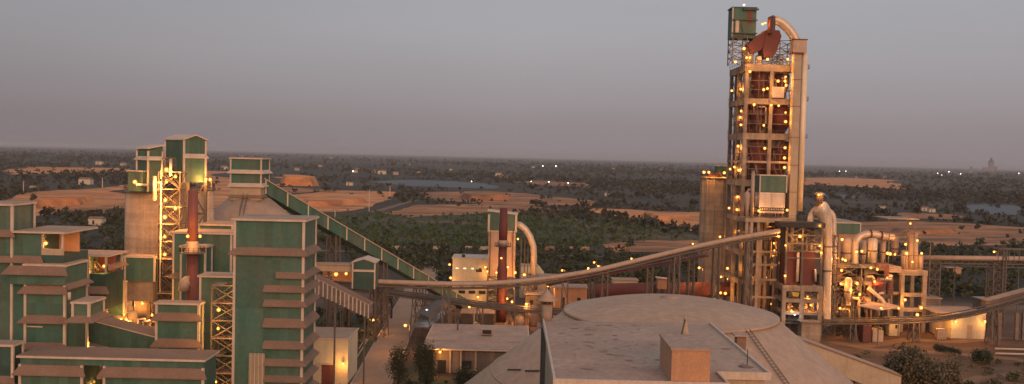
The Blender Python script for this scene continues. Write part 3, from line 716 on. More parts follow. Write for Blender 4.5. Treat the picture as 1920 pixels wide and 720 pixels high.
# --- tube conveyor on trestles
pts = [P(x, y, D) for x, y, D in ((560, 523, 284), (640, 525, 284), (760, 530, 285), (860, 532.5, 286), (940, 530, 287), (1000, 524.5, 288), (1060, 516.5, 289), (1120, 506, 290), (1180, 492, 291), (1240, 477.5, 292), (1300, 463.5, 293), (1360, 451, 294), (1420, 440, 295), (1462, 433, 296))]
# smooth
def smooth(pts, k=4):
    out = []
    for i in range(len(pts)-1):
        p0, p1, p2, p3 = pts[max(i-1, 0)], pts[i], pts[i+1], pts[min(i+2, len(pts)-1)]
        for j in range(k):
            s = j/k; out.append(.5*((2*p1)+(p2-p0)*s+(2*p0-5*p1+4*p2-p3)*s*s+(3*p1-p0-3*p2+p3)*s**3))
    return out+[pts[-1]]
sp = smooth(pts, 4)
t = thing('tube_conveyor', 'long pale covered conveyor swooping up from the road to the black roofed frame', 'conveyor', (pts[6].x, pts[6].y, 0))
b = mb('pinksteel').tube(sp, .72, 12); b.build('belt_cover', None, t)
b = mb('steel'); b.tube([p+Vector((0, -.2, -1.35)) for p in sp], .3, 6); b.tube([p+Vector((0, 1.6, -1.35)) for p in sp], .22, 6)
for i in range(0, len(sp)-1): b.bar(sp[i]+Vector((0, -.3, -.6)), sp[i+1]+Vector((0, -.3, -1.35)), .12); b.bar(sp[i]+Vector((0, -.3, -1.35)), sp[i]+Vector((0, 1.6, -1.35)), .14)
b.build('truss', None, t)
b = mb('belt'); 
for i in range(len(sp)-1): b.bar(sp[i]+Vector((0, 1.5, -.75)), sp[i+1]+Vector((0, 1.5, -.75)), 1.2, .08)
b.build('walkway', None, t)
b = mb('steel'); railing(b, [], 0)
for i in range(len(sp)-1): b.bar(sp[i]+Vector((0, 2.1, .5)), sp[i+1]+Vector((0, 2.1, .5)), .09)
b.build('railing', None, t)
for px in (690, 830, 1066, 1145, 1268, 1342, 1408):
    q = min(sp, key=lambda p: abs(p.x/p.y-(px-960)/F)); bent(t, Vector((q.x, q.y-.2, q.z-1.4)), 1.9, 'trestle', ww=.34)
# the lower truss behind it on the incline
t = thing('truss_gallery', 'lower reddish braced truss gallery sloping under the tube conveyor', 'conveyor gallery', (X(1180, 515, 300), 300, 0))
A = P(1025, 536, 298); C = P(1330, 480, 304); b = mb('rust'); n = 22
for s in (0, 2.4):
    for zo in (0, 2.2): b.bar(A+Vector((0, s, zo)), C+Vector((0, s, zo)), .3)
for i in range(n):
    p, q = A.lerp(C, i/n), A.lerp(C, (i+1)/n); b.bar(p+Vector((0, 0, 0 if i % 2 else 2.2)), q+Vector((0, 0, 2.2 if i % 2 else 0)), .2); b.bar(p, p+Vector((0, 0, 2.2)), .16); b.bar(p+Vector((0, 2.4, 0)), p+Vector((0, 2.4, 2.2)), .16)
b.build('truss', None, t)
b = mb('belt'); 
b.bar(A+Vector((0, 1.2, .6)), C+Vector((0, 1.2, .6)), 1.4, .15); b.build('belt', None, t)
for px in (1110, 1220, 1262, 1300): q = P(px, 530, 300); k = (q.x-A.x)/(C.x-A.x); p = A.lerp(C, k); bent(t, Vector((p.x, p.y, p.z)), 2.4, 'trestle', ww=.32)
# --- low double rail conveyor across the whole plant
pts = smooth([P(x, y, D) for x, y, D in ((560, 530, 300), (650, 536, 300), (740, 547, 300), (820, 558, 299), (900, 568, 299), (980, 577, 298), (1060, 582, 298), (1200, 588, 298), (1340, 594, 298), (1470, 598, 298), (1600, 600, 298), (1700, 598, 298), (1760, 594, 298), (1800, 588, 297), (1840, 580, 296), (1900, 563, 295), (1990, 536, 294))], 4)
t = thing('low_conveyor', 'low open conveyor on rails crossing the whole plant behind the dome', 'conveyor', (pts[20].x, pts[20].y, 0))
b = mb('steel')
for yo, zo, r in ((0, 0, .2), (0, -1.3, .26), (3, 0, .2), (3, -1.3, .22), (0, -.6, .1)): b.tube([p+Vector((0, yo, zo)) for p in pts], r, 6)
for i in range(len(pts)-1):
    for k in (0, .5): q = pts[i].lerp(pts[i+1], k); b.bar(q+Vector((0, 0, -1.3)), q+Vector((0, 0, 0)), .12); b.bar(q+Vector((0, 0, -1.3)), q+Vector((0, 3, -1.3)), .14)
    b.bar(pts[i]+Vector((0, 0, -1.3)), pts[i+1]+Vector((0, 0, 0)), .12)
b.build('truss', None, t)
b = mb('belt')
for i in range(len(pts)-1): b.bar(pts[i]+Vector((0, 1.6, -.5)), pts[i+1]+Vector((0, 1.6, -.5)), 1.8, .12); b.bar(pts[i]+Vector((0, 1.6, -1.15)), pts[i+1]+Vector((0, 1.6, -1.15)), 1.8, .1)
b.build('belt', None, t)
for px in (646, 712, 843, 905, 975, 1612, 1725, 1872):
    q = min(pts, key=lambda p: abs(p.x/p.y-(px-960)/F)); bent(t, Vector((q.x, q.y, q.z-1.3)), 3, 'trestle', ww=.36)
lamps(t, 296, [(1685, 578), (1720, 590), (1727, 577)], W=260); lamp(t, 1490, 590, 296, m='white_lamp', W=60, r=.3)
# --- rotary kiln
D = 325; A = P(1070, 546, D); C = P(1395, 541, D)
t = thing('rotary_kiln', 'long dark red rotary kiln tube with riding rings behind the dome', 'kiln', ((A.x+C.x)/2, D, 0))
mb('rust').tube([A, C], 2.5, 20).build('shell', None, t)
for f in (.12, .5, .82): p = A.lerp(C, f); mb('steel').tube([p-Vector((.6, 0, 0)), p+Vector((.6, 0, 0))], 3.1, 24).build('riding_ring', None, t)
for f in (.12, .5, .82): p = A.lerp(C, f); mb('concrete').box(p.x-2, p.x+2, D-4, D+4, 0, p.z-2.8).build('pier', None, t)
lamps(t, 320, [(1351, 549), (1360, 550), (1236, 537), (1242, 525), (1067, 536), (1027, 536)], W=300)
# small yellow doghouse by the kiln
p = P(1242, 533, 318); t = thing('control_cabin', 'small lit cabin with a slanting pale roof beside the kiln', 'cabin', (p.x, 318, 0))
zc = Z(1242, 542, 318); mb('orange_wall').box(p.x-1.5, p.x+1.5, 318, 321, zc, zc+3.2).build('wall', None, t)
b = mb('trim'); vs = [(p.x-2, 317.5, zc+3.6), (p.x+2, 317.5, zc+3.25), (p.x+2, 321.5, zc+3.25), (p.x-2, 321.5, zc+3.6)]; vs += [(x, y, z+.2) for x, y, z in vs]; b.add(vs, [(3, 2, 1, 0), (4, 5, 6, 7), (0, 1, 5, 4), (1, 2, 6, 5), (2, 3, 7, 6), (3, 0, 4, 7)]); b.build('roof', None, t)
b = mb('steel'); lattice(b, p.x-1.4, p.x+1.4, 318.1, 320.9, 0, zc, 3); b.build('leg_frame', None, t)
# low lit buildings in the yard
def shed(px0, px1, pt, pb, dep, label, wall='beige', roofm='roof', name='yard_shed', D=None, win=0):
    D = D or G((px0+px1)/2, pb).y; xa, xb = X(px0, pb, D), X(px1, pb, D); zt = Z((px0+px1)/2, pt, D)
    t = thing(name, label, 'shed', ((xa+xb)/2, D, 0))
    MB().use(wall).box(xa, xb, D, D+dep, 0, zt).build('wall', None, t)
    MB().use(roofm).box(xa-.4, xb+.4, D-.5, D+dep+.4, zt+.003, zt+.3).build('roof', None, t)
    for i in range(win): xx = xa+(xb-xa)*(i+.5)/win; mb('dark_glass').box(xx-.6, xx+.6, D-.06, D+.1, zt*.35, zt*.75).build('window', None, t)
    return t
shed(992, 1062, 521, 552, 10, 'flat grey roofed store beside the red kiln', D=345, win=3)
shed(1040, 1100, 540, 575, 8, 'lit beige plant room left of the dome top', 'orange_wall', D=312, win=2)
shed(1150, 1195, 526, 550, 6, 'pale lit machine room seen over the dome', 'white_wall', D=342, win=2)
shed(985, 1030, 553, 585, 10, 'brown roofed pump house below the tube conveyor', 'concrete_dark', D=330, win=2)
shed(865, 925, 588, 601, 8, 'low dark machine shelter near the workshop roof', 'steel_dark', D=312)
# ground level machinery (bins, tanks) as separate tanks
tanks = [(1075, 556, 300, 2.2, 8, 'squat dusty tank left of the dome top'), (975, 600, 305, 1.3, 4, 'small upright tank beside the dark red stack'), (893, 606, 296, 1.1, 3, 'low pale tank behind the workshop roof'), (1001, 575, 312, 1.6, 6, 'pale upright tank under the low conveyor')]
for px, py, D, r, h, lab in tanks:
    x = X(px, py, D); t = thing('tank', lab, 'tank', (x, D, 0))
    mb('pinksteel').rev(x, D, [(r, 0), (r, h), (r*.3, h+r*.4)], 18).build('shell', None, t)
    b = mb('steel').bar((x+r+.1, D-.5, 0), (x+r+.1, D-.5, h+1), .12); railing(b, [(x+r*cos(a*pi/6), D+r*sin(a*pi/6)) for a in range(13)], h, .9, 1); b.build('ladder', None, t)
# street lamps in the centre
def street_lamp(px, py, D, label, W=1300, m='sodium'):
    p = P(px, py, D); t = thing('street_lamp', label, 'street lamp', (p.x+1.2, D, 0), 'sodium street lamps in the yard')
    b = mb('steel').tube([(p.x+1.2, D, 0), (p.x+1.2, D, p.z-.2), (p.x+.9, D, p.z+.35), (p.x, D, p.z+.4)], .1, 6); b.build('pole', None, t)
    b = mb('steel').box(p.x-.45, p.x+.35, D-.22, D+.22, p.z+.25, p.z+.45); b.use(m).ball((p.x, D, p.z), .27); b.use('amber_halo').ball((p.x, D, p.z), .5, 12); b.build('lamp_head', None, t)  # outer ball is an added shell imitating the lamp's glow
    plight((p.x, D, p.z-.5), t, W); return t
for px, py, D, lab in ((702, 599, 290, 'street lamp beside the road, left kerb'), (957, 536, 322, 'street lamp left of the two behind the filter tower foot'), (979, 535, 326, 'street lamp under the tube conveyor, right of the dark red stack'),
    (987, 570, 300, 'low street lamp above the workshop roof'), (1054, 507, 400, 'lone street lamp just above the rising tube conveyor'), (1103, 503, 392, 'lower lamp of the cluster above the tube conveyor'), (1114, 492, 400, 'upper lamp of the cluster above the tube conveyor'), (1122, 499, 396, 'right lamp of the cluster above the tube conveyor'),
    (1184, 485, 410, 'street lamp above the middle of the rising tube conveyor'), (1252, 471, 420, 'street lamp above the upper tube conveyor'), (1299, 457, 430, 'street lamp left of the ribbed silo'), (1311, 502, 322, 'street lamp at the foot of the ribbed silo'), (1864, 472, 380, 'street lamp beside the right hand trestle'),
    (760, 610, 262, 'street lamp on the right side of the road'), (880, 575, 300, 'street lamp between the conveyors left of the dark red stack')):
    street_lamp(px, py, D, lab)
# ================================================================== DOME AND NEAR ROOF
D = 152; cx = X(1256, 584, D); cy = D; zR = Z(1256, 585, D); rR = 193/1800*D
t = thing('stockpile_dome', 'huge dusty metal cone store with a low domed cap in the foreground', 'dome', (cx, cy, 0))
slope = tan(radians(39)); rB = rR + zR/slope
b = mb('metal_dome').rev(cx, cy, [(rB, 0), (rR+.3, zR-.3)], 96); b.build('cone_wall', None, t)
prof = [(rR+.6, zR-.35), (rR+.6, zR)] + [(rR*cos(a*pi/2/10), zR+2.6*sin(a*pi/2/10)**1.0) for a in range(0, 10)] + [(.8, zR+2.62)]
mb('metal_dome').rev(cx, cy, [(rR+.6, zR-.35), (rR+.6, zR+.02)]+[((rR+.3)*(1-i/12), zR+.02+2.3*(1-(1-i/12)**2)) for i in range(0, 12)]+[(.1, zR+2.32)], 96).build('cap', None, t)
mb('roof').rev(cx, cy, [(1.5, zR+2.2), (1.5, zR+2.45), (.2, zR+2.6)], 24).build('hatch', None, t)
b = mb('steel'); a = radians(-58)
for s in (-.35, .35): b.bar((cx+(rR+14)*cos(a)+s, cy+(rR+14)*sin(a)+s*.6, zR-14*slope+.25), (cx+(rR+.4)*cos(a)+s, cy+(rR+.4)*sin(a)+s*.6, zR+.1), .09)
for i in range(30): k = 1+13*i/30; b.bar((cx+(rR+k)*cos(a)-.35, cy+(rR+k)*sin(a)-.21, zR-k*slope+.25), (cx+(rR+k)*cos(a)+.35, cy+(rR+k)*sin(a)+.21, zR-k*slope+.25), .06)
b.build('ladder', None, t)
b = mb('metal_dome').rev(cx, cy, [(rR+12.08, zR-12*slope+.0), (rR+12.0, zR-12*slope+.14), (rR+11.9, zR-11.9*slope)], 96); b.build('seam_ring', None, t)
b = mb('metal_dome').rev(cx, cy, [(rR+26.08, zR-26*slope+.0), (rR+26.0, zR-26*slope+.14), (rR+25.9, zR-25.9*slope)], 96); b.build('seam_ring', None, t)
# clutter hole on the left flank
p = G(975, 700, 0)
# --- near flat roof on a concrete block
D0 = 64.0; zq = Z(1240, 709, D0); xl = X(1040, 712, D0); xr1 = X(1340, 720, D0); D1 = 89.5
t = thing('flat_roof_building', 'near concrete building with a broad dusty flat roof in the bottom middle', 'building', ((xl+xr1)/2, D0, 0))
D2 = (55-zq)*1800/(D0 and (700-313)) if False else None
xr = X(1440, 672, 66.5); Df = 66.5
zq2 = Z(1440, 650, 66.5)
# main slab: left part deep to the front, right part steps back
def front_y(px, py): # depth at which roof height is seen
    d = ray(px, py); return d.y*((zq-H)/d.z)
yF = front_y(1100, 716); yR = front_y(1400, 702); yB = front_y(1200, 604)
xl = X(1040, 714, yF); xs = X(1345, 704, yR); xr = X(1443, 702, yR)
poly = [(xl, yF), (xs, yF), (xs, yR), (xr, yR), (xr, yB), (xl, yB)]
MB().use('beige').prism([(x, y) for x, y in [(xl+.25, yF+.25), (xs-.25, yF+.25), (xs-.25, yR+.25), (xr-.25, yR+.25), (xr-.25, yB-.25), (xl+.25, yB-.25)]], 0, zq-.31).build('wall', None, t)
MB().use('slab').prism(poly, zq-.3, zq).build('roof_slab', None, t)
b = mb('trim'); h_ = .14
for (a, c) in (((xl, yF), (xl, yB)), ((xs, yF), (xs, yR)), ((xs, yR), (xr, yR)), ((xr, yR), (xr, yB)), ((xl, yF), (xs, yF))):
    dx, dy = c[0]-a[0], c[1]-a[1]; l = math.hypot(dx, dy); ox, oy = .12*(-dy/l), .12*(dx/l)
    s = -1 if (a, c) != ((xl, yF), (xl, yB)) else -1
    k_ = .006*(1+int(a[0]*7+c[1]*3) % 5); vert = abs(a[0]-c[0]) < .01; ex, ey = (.08, -.09) if vert else (.081+k_, .08)
    b.box(min(a[0], c[0])-ex, max(a[0], c[0])+ex, min(a[1], c[1])-ey, max(a[1], c[1])+ey, zq-.34-k_, zq+h_+k_)
b.build('parapet', None, t)
# dried dust scabs lying on the slab, as very low ragged crusts
b = mb('crust'); r2 = random.Random(3)
for i in range(110):
    cx_ = xl+1+r2.random()*(xs-xl-1.6) if i % 3 else xl+.8+r2.random()*(xr-xl-1.6)
    cy_ = yR+.5+r2.random()*(yB-yR-2.0); w = .06+r2.random()**2*.34; n = 9
    ps = [(cx_+w*(.5+r2.random())*cos(2*pi*k/n)*1.15, cy_+w*(.4+r2.random()*.8)*sin(2*pi*k/n)) for k in range(n)]
    o = [(x, y, zq+.002+.0004*i) for x, y in ps]+[(cx_, cy_, zq+.03+.02*r2.random())]
    b.add(o, [(k, (k+1) % n, n) for k in range(n)])
o_ = b.build('dust_crust', None, t); o_['kind'] = 'stuff'
# roof hut
yb = front_y(1290, 720); D3 = yF+.2
xa, xb = X(1258, 660, D3), X(1335, 660, D3); zh = Z(1296, 658, D3); ya = D3; dk = 5.1
hut = thing('roof_hut', 'square orange stair hut standing on the near flat roof', 'roof hut', ((xa+xb)/2, ya, zq))
mb('orange_wall').box(xa+.08, xb-.08, ya+.08, ya+dk-.08, min(zq+.01, zh-3), zh).build('wall', None, hut)
mb('slab').box(xa, xb, ya, ya+dk, zh+.003, zh+.16).build('roof', None, hut)
# A shaped bracket lying behind the hut
ys = 69.2; p0 = P(1285, 592, ys)
t2 = thing('roof_mast', 'tall narrow tapering steel fin leaning behind the roof hut', 'mast', (p0.x, ys, zq))
bz = zq; x1_, x2_ = X(1268, 640, ys), X(1300, 640, ys)
b = mb('beige'); b.add([(x1_+.35, ys, bz), (x2_, ys, bz), (p0.x+.06, ys, p0.z), (p0.x-.05, ys, p0.z), (x1_+.35, ys+.25, bz), (x2_, ys+.25, bz), (p0.x+.06, ys+.25, p0.z), (p0.x-.05, ys+.25, p0.z)], [(0, 1, 2, 3), (7, 6, 5, 4), (0, 4, 5, 1), (1, 5, 6, 2), (2, 6, 7, 3), (3, 7, 4, 0)]); b.build('fin', None, t2)
b = mb('steel_dark').bar((x1_-.15, ys-.2, bz), (p0.x, ys-.05, p0.z-.25), .09); b.bar((x1_-.2, ys-.2, bz+.6), (x2_-.1, ys-.15, bz+.7), .12); b.bar((X(1263, 630, ys), ys, bz), (X(1266, 612, ys), ys, bz+1.2), .1); b.bar((X(1268, 630, ys), ys, bz), (X(1270, 612, ys), ys, bz+1.1), .1); b.build('strut', None, t2)
# small vent block beyond the right edge of the roof
yv = 80.0; p = P(1388, 636, 92); t3 = thing('vent_box', 'small brown box vent under a flat lid beyond the right edge of the near roof', 'vent', (p.x, 92, 24))
q0, q1 = X(1376, 640, 92), X(1398, 640, 92)
mb('hood').box(q0+.2, q1-.05, 91.6, 92.6, Z(1388, 652, 92)-6, Z(1388, 629, 92)).build('housing', None, t3)
mb('slab').box(q0-.1, q1+.1, 91.3, 92.9, Z(1388, 629, 92)+.003, Z(1388, 626, 92)).build('lid', None, t3)
# thin post near right corner
yp = front_y(1402, 688); p = P(1402, 655, yp); t4 = thing('roof_post', 'thin rod standing on a small dust heap near the right corner of the near roof', 'post', (p.x, yp, zq))
mb('steel_dark').tube([(p.x, yp, zq), (p.x, yp, p.z)], .035, 6).build('rod', None, t4)
mb('concrete_dark').rev(p.x-.1, yp, [(.55, zq+.003), (.3, zq+.1), (.05, zq+.16)], 10).build('heap', None, t4)
# --- round concrete vent with conical cap at left corner of the roof
yc = 86.0; cxx = X(1025, 590, yc); zl = Z(1025, 609, yc)
t = thing('vent_chimney', 'round beige concrete vent with wide conical cap left of the dome top', 'chimney', (cxx, yc, 0))
rr = 10.5/1800*yc
mb('concrete').rev(cxx, yc, [(rr, zl), (rr, Z(1025, 570, yc))], 24).build('shaft', None, t)
mb('steel_dark').rev(cxx, yc, [(rr*.8, Z(1025, 570, yc)), (rr*.8, Z(1025, 562, yc))], 12).build('throat', None, t)
b = mb('roof').rev(cxx, yc, [(20/1800*yc, Z(1025, 563, yc)), (20/1800*yc, Z(1025, 562, yc)), (.12, Z(1025, 545, yc)), (.05, Z(1025, 540, yc))], 24); b.build('cap', None, t)
b = mb('steel')
for k in range(8): a = k*pi/4; b.bar((cxx+rr*cos(a), yc+rr*sin(a), Z(1025, 571, yc)), (cxx+rr*cos(a), yc+rr*sin(a), Z(1025, 562, yc)), .07)
b.build('strut', None, t)
b = mb('slab').box(cxx-.85, cxx+.7, yc-.9, yc+.9, zl-.2, zl); b.use('concrete_dark').box(cxx-.45, cxx+.5, yc-.5, yc+.9, 0, zl-.2); b.build('ledge', None, t)
# cladding scraps on the left flank of the cone
t = thing('flank_ledge', 'small broken vent opening with dark scraps on the left flank of the cone', 'vent', (X(975, 695, 118), 118, 16))
for k, (a, c, y0, y1) in enumerate(((952, 976, 694, 697), (985, 1012, 696, 703))):
    d0 = 117
    # find the cone surface along this ray
    def hit(px, py):
        d = ray(px, py); best = None
        for s in np.linspace(60, 150, 1800):
            p = Vector((0, 0, H))+d*(s/d.y)
            if math.hypot(p.x-cx, p.y-cy) <= rR + (zR-p.z)/slope: return p
        return p
    p, q = hit(a, y0), hit(c, y0)
    mb('steel_dark').bar(p+Vector((0, -.15, .12)), q+Vector((0, -.15, .12)), .18).build('flap', None, t)
    if k: 
        b = mb('steel_dark'); r3 = random.Random(5)
        for i in range(9): m_ = p.lerp(q, r3.random())+Vector((0, -.2, -.3*r3.random())); b.bar(m_, m_+Vector((.5*r3.random(), -.1, .5*r3.random()-.3)), .14)
        b.build('scrap', None, t)
# --- gallery leaving the dome at right
t = thing('dome_gallery', 'orange walled conveyor gallery with dusty roof leaving the right foot of the dome', 'conveyor gallery', (X(1600, 690, 196), 196, 0))
A = P(1470, 626, 196); C = P(1690, 706, 196)
slope_gallery(t, A, C, 4.4, 5.0, wall='beige', roofm='roof', edge='hood')
for px in (1560, 1607, 1650): p = P(px, 700, 197); k = (p.x-A.x)/(C.x-A.x); q = A.lerp(C, k); mb('concrete_dark').box(p.x-.35, p.x+.35, 197, 200.5, 0, q.z-4.5).build('column', None, t)
# ================================================================== PREHEATER TOWER
D = 312.0; d1, d2 = 322.0, 333.0
xL = X(1396, 250, D); xM = X(1443, 250, D); xR = X(1484, 250, D)
t = thing('preheater_tower', 'tallest concrete frame tower filled with dark red cyclones and amber lamps', 'tower', ((xL+xR)/2, D, 0))
zT = Z(1440, 121, D)
cw = .54
for x in (xL, xM, xR):
    for y in (D, d1, d2): mb('concrete').box(x-cw, x+cw, y-cw, y+cw, 0, zT-.004).build('column', None, t)
floors = [(121, 134, 1), (185, 196, 1), (250, 262, 1), (302, 306, .4), (338, 350, 1), (408, 417, 1), (470, 480, 1), (525, 534, 1)]
zs = []
for a, c, k in floors:
    z1, z0 = Z(1440, a, D), Z(1440, c, D); zs.append((z1, z0))
    b = mb('concrete')
    e = .45 if k == 1 else .3
    for y in (D, d1, d2): b.box(xL-cw-.15, xR+cw+.15, y-e, y+e, z0, z1)
    for x in (xL, xM, xR):
        for ya, yb in ((D+e, d1-e), (d1+e, d2-e)): b.box(x-e, x+e, ya, yb, z0+.01, z1-.01)
    b.build('floor_beam', None, t)
    if k == 1:
        b = mb('steel'); railing(b, [(xL-.9, d2), (xL-.9, D-.8), (xR+.6, D-.8)], z1, 1.1, 2.4); b.build('railing', None, t)
        b = mb('concrete_dark').box(xL+.5, xR-.5, D+3, d2-.6, z1-.45, z1-.15); b.build('floor_slab', None, t)
b = mb('steel'); r4 = random.Random(2)
for i in range(5):
    zhi, zlo_ = zs[i][1], (zs[i+1] if i < 4 else zs[5])[0]
    for f in (.33, .66):
        z = zlo_+(zhi-zlo_)*f
        for ya, yb in ((D-.1, D-.1), (d2, d2)): b.bar((xL, ya, z), (xR, yb, z), .2)
        b.bar((xL-.1, D, z), (xL-.1, d2, z), .22); b.bar((xR, D, z), (xR, d2, z), .2)
        railing(b, [(xL-.2, D), (xL-.2, d2)], z, 1.0, 2.5)
        if r4.random() < .7: railing(b, [(xL if r4.random() < .5 else xM, D-.2), (xM if r4.random() < .5 else xR, D-.2)], z, 1.0, 1.5)
    for k in range(7): x = xL+.8+(xR-xL-1.6)*r4.random(); b.bar((x, D+.2, zlo_), (x+r4.choice((0, 0, 1.5, -1.5)), D+.2, zhi), .16)
    b.bar((xL-.1, D, zlo_), (xL-.1, d1, zhi), .18); b.bar((xL-.1, d1, zlo_), (xL-.1, d2, zhi), .18)
b.build('bracing', None, t)
for i in range(16):
    px = 1402+r4.random()*74; py = 140+r4.random()*260; h_ = 8+r4.random()*26; q = r4.choice((-1, 1))*(3+r4.random()*10)
    mb(r4.choice(['pinksteel', 'silver', 'rust', 'steel'])).tube([P(px, py+h_, D+.6), P(px, py+1.5, D+.6), P(px+q*.15, py, D+.6), P(px+q, py, D+.6)], .12+.2*r4.random(), 8).build('pipe', None, t)
# cyclones
lv = [zs[0], zs[1], zs[2], zs[4], zs[5]]
for i in range(4):
    zt, zb = lv[i][1]-.2, lv[i+1][0]; hh = zt-zb
    for k, px in enumerate((1420, 1462)):
        x = X(px, 250, D+6.5)-.2; y = D+5.2; r = 3.55 if i else (2.9 if k == 0 else 2.4)
        b = mb('red')
        if (i+k) % 2 == 0: b.rev(x, y, [(.9, zb-.5), (r, zb+hh*.42), (r, zt-.4), (r*.6, zt)], 22)
        else: b.rev(x, y, [(1.0, zb-.6), (1.0, zb+.4), (r, zb+hh*.62), (r, zt-.3), (r*.7, zt)], 22)
        b.build('cyclone', None, t)
        b = mb('rust').rev(x, y, [(r+.12, zb+hh*.66), (r+.12, zb+hh*.68)], 22); b.rev(x, y, [(r+.12, zt-1.0), (r+.12, zt-.8)], 22); b.build('stiffener', None, t)
    # slanting riser ducts
    b = mb('red'); s = 1 if i % 2 else -1; xm = (xL+xR)/2
    b.tube([(xm-s*4, D+3.0, zb+1), (xm-s*1.5, D+3.0, zb+hh*.5), (xm+s*2.5, D+4, zt)], 1.15, 12); b.build('riser_duct', None, t)
    for k in (0, 1):
        x = (X(1378, 250, D+9))+.8; yy = D+4+k*11; rr_ = 1.2
        mb('red' if (i+k) % 2 else 'pinksteel').rev(x+1.2, yy, [(rr_, zb), (rr_, zt)], 14).build('side_duct', None, t)
b = mb('red')
for i in (0, 1, 2): b.box((xL+xR)/2-6, (xL+xR)/2+6.2, d1+2, d1+2.4, lv[i+1][0], lv[i+1][0]+(lv[i][1]-lv[i+1][0])*.75)
b.build('rear_duct', None, t)
# lower, dimmer machinery below level 5
b = mb('pinksteel')
for px, w, y0, y1 in ((1399, .8, 415, 600), (1424, .7, 412, 600), (1434, .5, 480, 600), (1407, .5, 470, 620), (1452, .6, 480, 600)):
    x = X(px, 500, D-4); b.tube([(x, D-4, 0), (x, D-4, Z(px, y0, D-4))], w, 10)
b.build('riser_pipe', None, t)
b = mb('rust').rev(X(1425, 500, D+6), D+6, [(2.5, 4), (2.5, zs[6][1])], 20); b.rev(X(1462, 500, D+6), D+6, [(1, zs[6][0]), (2.8, zs[6][0]+4), (2.8, zs[5][1]-1)], 20); b.build('lower_vessel', None, t)
r5 = random.Random(11)
b = mb('steel_dark').box(xL+1, xR-1, D+8, D+8.4, 0, zs[5][1]-.3)  # dark sheet added behind the machinery to darken its gaps
for i in range(14): px = 1398+r5.random()*76; py = 430+r5.random()*120; p = P(px, py, D+1); w_ = .8+r5.random()*1.6; b.box(p.x-w_, p.x+w_, D+1, D+4, p.z-w_*.8, p.z+w_)
b.build('equipment_backing', None, t)
for i in range(22):
    px = 1400+r5.random()*76; py = 425+r5.random()*110; q = r5.choice((-1, 1))*(4+r5.random()*18); dd_ = D-2.5+r5.random()*3
    mb(r5.choice(['pinksteel', 'rust', 'beige', 'steel'])).tube([P(px, py+20+r5.random()*50, dd_), P(px, py+2, dd_), P(px+q*.1, py, dd_), P(px+q, py, dd_)], .14+.3*r5.random(), 8).build('pipe', None, t)
b = mb('steel')
for i in range(18):
    px = 1397+i*4.6; z0 = Z(px, 590, D); z1 = Z(px, 500-r5.random()*60, D); b.bar((X(px, 500, D-2), D-2-r5.random()*2, z0), (X(px+r5.choice((-14, 0, 0, 14)), 500, D-2), D-2, z1), .25)
for k in range(6): z = zs[7][1]-4+k*6.2; b.bar((xL, D-2.2, z), (xR, D-2.2, z), .3)
b.build('steelwork', None, t)
# head duct and shaft at right
xa, xb = X(1483, 200, D-2), X(1497, 200, D-2)
mb('beige').box(xa, xb, D-3.8, D-1.0, 0, Z(1493, 101, D-2)).build('gas_shaft', None, t)
mb('pinksteel').box(xa-.5, xb+1.35, D-4.2, D-.6, Z(1493, 101, D-2)+.003, Z(1493, 76, D-2)).build('shaft_head', None, t)
b = mb('rust').box(xa-.8, xb+1.6, D-4.5, D-.3, Z(1493, 76, D-2)+.003, Z(1493, 74.5, D-2)); b.box(xa-.7, xb+.5, D-4.4, D-.4, Z(1493, 102, D-2)-.1, Z(1493, 100, D-2)+.1)
for y in (150, 200, 258, 310, 360): b.box(xa-.08, xb+.08, D-3.9, D-.9, Z(1493, y, D-2)-.08, Z(1493, y, D-2)+.08)
b.build('flange', None, t)
pts = smooth([P(x, y, D-1.5) for x, y in ((1446, 39), (1455, 38), (1466, 43), (1477, 53), (1486, 64), (1492, 76))], 4)
mb('silver').tube(pts, 1.5, 16).build('gas_duct', None, t)
b = mb('red'); p = P(1449, 47, D-1.5); b.box(p.x-1.3, p.x+.4, D-3, D, p.z-2.6, p.z+2.6); b.use('steel_dark').box(p.x-.6, p.x-.2, D-3.2, D+.2, p.z-3, p.z+2.9); b.build('duct_mouth', None, t)
p = P(1453, 34, D-1.5); mb('beige').rev(p.x, D-1.5, [(.7, p.z-.6), (.7, p.z+.5)], 10).build('valve', None, t)
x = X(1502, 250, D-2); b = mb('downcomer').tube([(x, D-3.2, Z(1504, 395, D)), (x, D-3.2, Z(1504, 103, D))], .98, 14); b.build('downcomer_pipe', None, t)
for y in (128, 188, 258, 339):
    z = Z(1508, y, D); b = mb('rust').box(x-1.4, x+2.2, D-1.5, D+1.5, z-.25, z); railing(b, [(x-1.4, D-1.5), (x+2.2, D-1.5), (x+2.2, D+1.5)], z, 1.0, 1.2); b.build('side_platform', None, t)
# top works
b = mb('steel'); xx0, xx1 = X(1372, 100, D+2), X(1399, 100, D+2)
lattice(b, xx0, xx1, D+1, D+7.5, zT, Z(1380, 68, D+2), 4, .3, .16)
lattice(b, X(1462, 100, D), xR+.3, D, D+9, zT, Z(1465, 76, D), 3, .26, .15); lattice(b, xM-3, xM+4, D+2, D+9, zT, Z(1443, 100, D), 2, .26, .15)
railing(b, [(xL-.9, D-.8), (xR+.6, D-.8)], zT, 1.2, 2)
b.build('top_steelwork', None, t)
b = mb('red')
def fat(b, pts, w, dy0, dy1):
    n = len(pts); vs = [(p[0], dy0, p[1]) for p in pts]+[(p[0], dy1, p[1]) for p in pts]
    return b.add(vs, [tuple(range(n))[::-1], tuple(range(n, 2*n))]+[(i, (i+1) % n, n+(i+1) % n, n+i) for i in range(n)])
def xz(l, D): return [(X(a, c, D), Z(a, c, D)) for a, c in l]
fat(b, xz([(1402, 84), (1420, 67), (1437, 57), (1444, 76), (1424, 96), (1408, 99)][::-1], D-.5), 0, D-.5, D+6); fat(b, xz([(1437, 56), (1461, 57), (1465, 68), (1456, 96), (1450, 106), (1432, 108), (1430, 94)][::-1], D-.5), 0, D-.8, D+5.8); b.build('top_gas_duct', None, t)
b = mb('rust')
